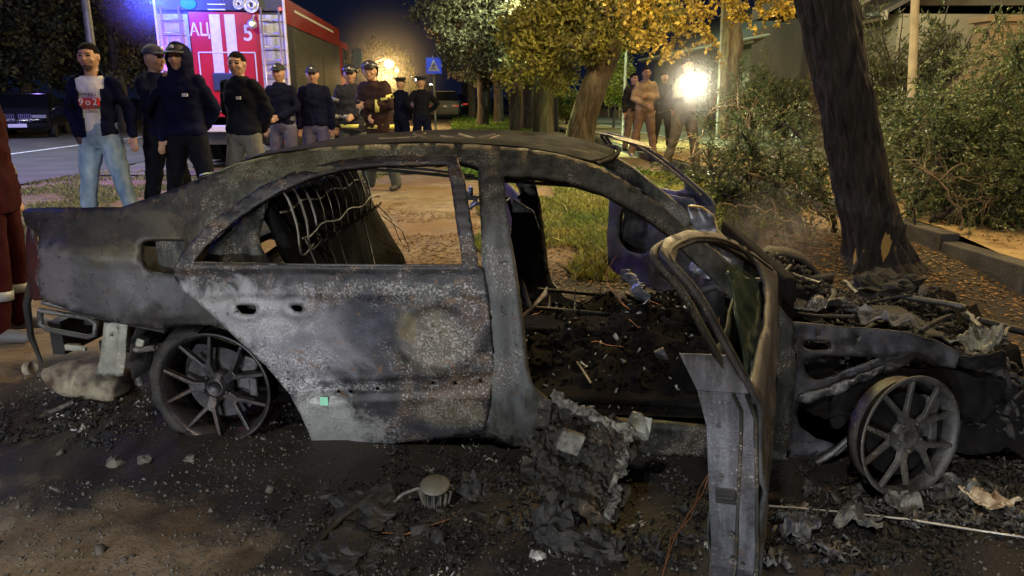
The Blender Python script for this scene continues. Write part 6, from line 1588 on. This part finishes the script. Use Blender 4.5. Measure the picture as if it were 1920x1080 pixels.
    if hat in ('cap', 'pcap', 'helmet', 'peaked'):
        h = MB(); cm = CL[{'cap': 'capblue', 'pcap': 'policecap', 'helmet': 'helmet', 'peaked': 'policecap'}[hat]]
        if hat == 'peaked':
            vsx = []; h.lathe([(0, .145), (.11, .14), (.125, .115), (.092, .085), (.090, .05), (.0, .05)], 24, Matrix.Translation(hc) @ RT.to_4x4() @ Matrix.Diagonal((1, 1.1, 1, 1)))
        elif hat == 'helmet':
            he(hd(0, .01, .03), (.108, .125, .115), 18, 12, RT, h)
        else: he(hd(0, .008, .036), (.089, .106, .092), 18, 12, RT, h)
        def capcut(c):
            q = iR @ (Vector(c) / k - hc) / hs; return q.z < (.040 if hat != 'helmet' else .055 if q.y < .03 else -.07)
        ho = fin(h, .010, 'cap' if hat != 'helmet' else 'helmet', cm, 0, cut=capcut if hat != 'peaked' else None); ho.modifiers.new('t', 'SOLIDIFY').thickness = .008
        br_ = MB()
        n = 12; vs = []
        for i in range(n + 1):
            t = math.pi * (i / n); vs.append(hd(.078 * math.cos(t), -.055 - .045 * math.sin(t), .048)); vs.append(hd(.074 * math.cos(t) , -.075 - .085 * math.sin(t), .030))
        br_.add([v * k for v in vs], [(2 * i, 2 * i + 1, 2 * i + 3, 2 * i + 2) for i in range(n)])
        bo = br_.build('brim', cm, ho, True); bo.modifiers.new('t', 'SOLIDIFY').thickness = .006
        if hat in ('pcap', 'cap', 'helmet'):
            e_ = MB(); e_.ell(hd(0, -.100 if hat != 'helmet' else -.125, .085) * k, (.020, .008, .016), 8, 6); e_.build('emblem', CL['badge'], ho)
    # reflective bands
    if bands:
        mcol = [CL['refl_s'], CL['refl_y']]
        def band_torso(z0, h_, gg, mm):
            gg = .004 + (gg - .004) * .75
            q = MB(); vs = []; fs = []; n = 28
            for zz_ in (z0, z0 + h_):
                for i in range(n): t = 2 * math.pi * i / n; vs.append(L((.180 + gg) * math.cos(t), (.142 + gg) * math.sin(t), zz_) * k)
            for i in range(n): fs.append((i, (i + 1) % n, n + (i + 1) % n, n + i))
            q.add(vs, fs); o_ = q.build('reflective_band', mm, root, True); o_.modifiers.new('t', 'SOLIDIFY').thickness = .006
        def band_limb(a, b2, t, r_, mm, w2=.028):
            c = a.lerp(b2, t); d = (b2 - a).normalized(); q = MB(); q.tube([(c - d * w2) * k, (c + d * w2) * k], r_ * k, 14, False); o_ = q.build('reflective_band', mm, root, True); o_.modifiers.new('t', 'SOLIDIFY').thickness = .006
        for spec in bands:
            if spec[0] == 't': band_torso(spec[1], .055, bulk + .004, mcol[spec[2]])
            elif spec[0] == 'a':
                S, E, W_ = joints[spec[1]]; band_limb(E, W_, .55, .058 + bulk, mcol[spec[2]]); band_limb(S, E, .55, .070 + bulk, mcol[spec[2]])
            elif spec[0] == 'l':
                hip, kn_, an = legs[spec[1]]; band_limb(kn_, an, .45, .085 + bulk * .4, mcol[spec[2]])
    if badge:
        for (bx2, bz2, c_) in badge:
            q = MB(); q.box(Vector((bx2, -.155 - bulk, bz2)) * k, (.055, .01, .03)); q.build('badge', CL[c_], root, False, .003)
    return root, joints, k
CL = {'navy': cloth('navy_jacket', (.003, .004, .020), (.005, .007, .030), .95), 'black': cloth('black_jacket', (.004, .0045, .009), (.008, .009, .016), .95), 'jeans': cloth('blue_jeans', (.10, .17, .27), (.30, .40, .50)), 'white': cloth('white_cotton', (.55, .55, .58), (.68, .68, .70)),
      'track': cloth('black_track_trousers', (.005, .006, .010), None, .95), 'grey': cloth('grey_trousers', (.085, .085, .08), (.13, .13, .12)), 'police': cloth('police_shirt', (.004, .005, .018), None, .95), 'ptrous': cloth('police_trousers', (.09, .09, .16), (.13, .13, .22)),
      'firecoat': cloth('fire_coat', (.016, .016, .024), None, .8), 'firecoat_b': cloth('brown_fire_coat', (.022, .012, .012)), 'firetr': cloth('fire_trousers', (.05, .055, .05)), 'tan': cloth('tan_jacket', (.24, .17, .10)), 'tan_tr': cloth('brown_tracksuit', (.17, .11, .07)), 'olive': cloth('olive_jacket', (.085, .075, .055)), 'olive_tr': cloth('olive_trousers', (.06, .052, .04)),
      'dark': cloth('dark_coat', (.02, .018, .018)), 'maroon': cloth('maroon_overall', (.022, .0012, .0025), (.036, .003, .004)), 'capblue': mat('blue_cap', (.03, .03, .06), .8), 'policecap': mat('police_cap', (.012, .012, .025), .7), 'helmet': mat('dark_helmet', (.02, .02, .03), .4),
      'badge': mat('pale_badge', (.55, .55, .6), .4), 'refl_s': mat('silver_reflective', (.24, .25, .27), .4, emit=None), 'refl_y': mat('yellow_reflective', (.62, .58, .14), .4), 'red': mat('red_print', (.45, .02, .03), .7), 'ink': mat('dark_print', (.03, .03, .04), .7), 'pale_boot': mat('pale_boot', (.35, .36, .38), .6), 'whiteprint': mat('white_print', (.6, .6, .62), .7)}
# 1 man in white T-shirt
p1, j1, k1 = person('bearded man in white printed T-shirt, open dark jacket and faded jeans', 187, 7.05, 1.79, R(6), 'pocket', 'out', .20, 'navy', 'jeans', None, False, True, 'white', True, vox=.010, step=.02)
def chest_text(s_, size, z, m, dy=-.158, sx=1.):
    o = text(s_, size, (.0, dy, z), m, p1, 'shirt_print', (R(90), 0, 0), .002, sx); return o
b = MB(); b.box((0, -.132, 1.245), (.165, .05, .070)); pr = b.build('shirt_print', CL['red'], p1)
for i, q in enumerate(('9', 'o', '2')): text(q, .085, (-.062 + .06 * i, -.160, 1.218), CL['whiteprint'], p1, 'shirt_print', (R(90), 0, 0), .002)
chest_text('HENNESSY'[:0] + 'BROOKLYN'[:0] + 'ARMED I'[:0] + 'IENNES I', .040, 1.300, CL['ink'], -.158); chest_text('VIIEIINVI', .034, 1.178, CL['red'], -.160)
# 2 capped man in profile
person('man in grey-blue cap and dark jacket in profile, hand at his chin', 302, 7.5, 1.80, R(62), 'phone', 'down', .14, 'navy', 'track', 'cap', False, False, vox=.011, turn=R(8), step=.06)
# 3 hooded
p3, _, _ = person('tall man in navy hoodie, hood pulled over a dark cap', 350, 7.3, 1.80, R(0), 'down', 'back', .20, 'navy', 'track', 'pcap', True, False, vox=.011, badge=[(.09, 1.27, 'badge')], bulk=.01)
# 4 black jacket, grey trousers
person('bareheaded man in black zipped jacket and grey trousers, hands behind him', 457, 7.9, 1.76, R(-14), 'back', 'back', .20, 'black', 'grey', None, False, True, vox=.011, badge=[(.08, 1.27, 'badge')], bulk=.012, turn=R(12))
# 5, 6 officers
person('officer in dark cap and shirt with pale blue-grey trousers, hands clasped in front', 530, 10.6, 1.76, R(-8), 'down', 'clasp', .12, 'police', 'ptrous', 'pcap', False, False, vox=.013, badge=[(-.17, 1.30, 'badge')])
person('stocky officer in dark cap and navy jacket next to the fire engine', 592, 10.8, 1.74, R(6), 'down', 'down', .12, 'police', 'ptrous', 'pcap', False, False, vox=.013, bulk=.012)
# 7, 8 firefighters
person('firefighter in dark helmet and dark coat with silver bands, standing', 660, 11.4, 1.77, R(10), 'down', 'clasp', .14, 'firecoat', 'firetr', 'helmet', False, False, vox=.013, bulk=.02, coat=.12, bands=[('t', .98, 0), ('t', .84, 1), ('a', -1, 0), ('a', 1, 0)])
person('firefighter leaning forward in brown hooded coat with yellow and silver bands', 712, 10.6, 1.80, R(-25), 'clasp', 'fold', .18, 'firecoat_b', 'firetr', 'helmet', False, False, vox=.013, bulk=.03, coat=.16, leanf=R(14), bands=[('t', .84, 1), ('a', -1, 0), ('a', 1, 1)], turn=R(22), headtilt=R(-6))
# 9, 10 far officers
person('far officer in dark blue with a white-topped cap, seen from the side', 752, 16.4, 1.76, R(150), 'down', 'clasp', .10, 'police', 'navy', 'peaked', False, False, vox=.016)
person('far officer in peaked cap with hands on his hips beside the crossing sign', 791, 16.2, 1.78, R(200), 'akimbo', 'akimbo', .16, 'black', 'navy', 'peaked', False, False, vox=.016)
# right-hand group on the path
zp = base_z(3, 14) + .152
person('man in tan tracksuit top walking on the path, hands together at his waist', 1208, 15.2, 1.80, R(8), 'clasp', 'fold', .16, 'tan', 'tan_tr', None, False, True, vox=.015, z=zp, step=.08, shoe='shoe_w', bulk=.012)
person('man half hidden behind the man in tan, brown trousers showing', 1186, 16.8, 1.72, R(20), 'down', 'down', .10, 'dark', 'tan_tr', None, False, True, vox=.016, z=zp)
person('man in dark clothes standing behind between the man in tan and the lamp holder', 1243, 18.0, 1.78, R(0), 'down', 'down', .12, 'dark', 'dark', None, False, True, vox=.016, z=zp)
p14, j14, k14 = person('man in olive jacket holding up a bright camera light', 1283, 12.0, 1.78, R(14), 'hold', 'high', .22, 'olive', 'olive_tr', None, False, True, vox=.013, z=base_z(2.9, 12) + .152, step=.05)
# his light: held, a thing of its own
lp = at(1299, 158, 11.55); cl = thing('camera_light', 'blazing white camera light held up on a small camera rig', 'light', lp)
b = MB(); b.box((0, .04, 0), (.24, .05, .18)); b.build('housing', M['tyre'], cl, False, .01)
b = MB(); b.ell((0, -.0, 0), (.17, .03, .15), 20, 12); b.build('lamp_face', emat('lamp_face', (1, .93, .72), 60), cl, True)
b = MB(); b.tube([(0, .04, -.09), (0, .05, -.22)], .015, 8); b.box((-.03, .06, -.22), (.16, .12, .09)); b.build('camera_body', M['tyre'], cl, False, .01)
lamp('SPOT', lp + Vector((0, -.12, 0)), 420, (1, .88, .62), .10, (0.2, 4, .4), 130, .6)
lamp('POINT', lp + Vector((0, -.25, 0)), 14, (1, .90, .66), .10)
# rescuer at the left edge, back to us
person('rescuer in dark red jacket and maroon trousers at the left edge, back turned', -26, 4.45, 1.80, R(100), 'down', 'down', .06, 'maroon', 'maroon', 'helmet', False, False, vox=.011, bulk=.008, coat=.12, shoe='pale_boot', turn=R(-10), bands=[('a', -1, 0), ('a', 1, 0), ('l', -1, 0), ('l', 1, 0)])
# ================================================================== SMOKE
sm, t, bq, co = mat0('smoke'); t.nodes.remove(bq)
vp = nd(t, 'ShaderNodeVolumePrincipled'); vp.inputs['Color'].default_value = (.9, .85, .8, 1)
sub = nd(t, 'ShaderNodeVectorMath', operation='LENGTH'); t.links.new(co, sub.inputs[0])
ell = tmap(t, sub.outputs['Value'], .25, 1.0, 1, 0)
mp = nd(t, 'ShaderNodeMapping'); mp.inputs['Scale'].default_value = (1.6, 1.6, .8); t.links.new(co, mp.inputs[0])
dn = tmath(t, 'MULTIPLY', tmath(t, 'MULTIPLY', ell, tmap(t, tnoise(t, mp.outputs[0], 2.6, 4, .6, .8), .45, .75)), 1.5)
t.links.new(dn, vp.inputs['Density']); t.links.new(vp.outputs[0], t.nodes['Material Output'].inputs['Volume'])
b = MB(); b.ell((0, 0, 0), (1, 1, 1), 20, 12); so = b.build('smoke', sm, None, True, loc=at(1450, 445, 5.2)); so.scale = (.42, .4, .42); tag(so, 'faint smoke rising behind the bonnet', 'smoke', kind='stuff')

def glow_air(name, c, rad, dens, label):  # volume added round a lamp to give it a soft glow
    m, t, bq, co = mat0(name); t.nodes.remove(bq)
    vp = nd(t, 'ShaderNodeVolumePrincipled'); vp.inputs['Color'].default_value = (1, 1, 1, 1)
    sub_ = nd(t, 'ShaderNodeVectorMath', operation='LENGTH'); t.links.new(co, sub_.inputs[0])
    e = tmap(t, sub_.outputs['Value'], .0, 1.0, 1, 0); t.links.new(tmath(t, 'MULTIPLY', tmath(t, 'MULTIPLY', e, e), dens), vp.inputs['Density'])
    t.links.new(vp.outputs[0], t.nodes['Material Output'].inputs['Volume'])
    b = MB(); b.ell((0, 0, 0), (1, 1, 1), 20, 12); o = b.build('smoke', m, None, True, loc=c); o.scale = (rad, rad, rad); tag(o, label, 'smoke', kind='stuff')
glow_air('glow_haze', lp + Vector((0, -.1, 0)), .95, .30, 'thin haze added for the glow round the camera light')
glow_air('glow_haze', at(729, 120, 34) + Vector((0, -.4, 0)), 3.2, .06, 'thin haze glowing round the large warm street lamp')
glow_air('glow_haze', Vector((-5.9, 12.9, 3.1)), 1.0, .35, 'thin haze added for the blue glow round the beacon of the fire engine')
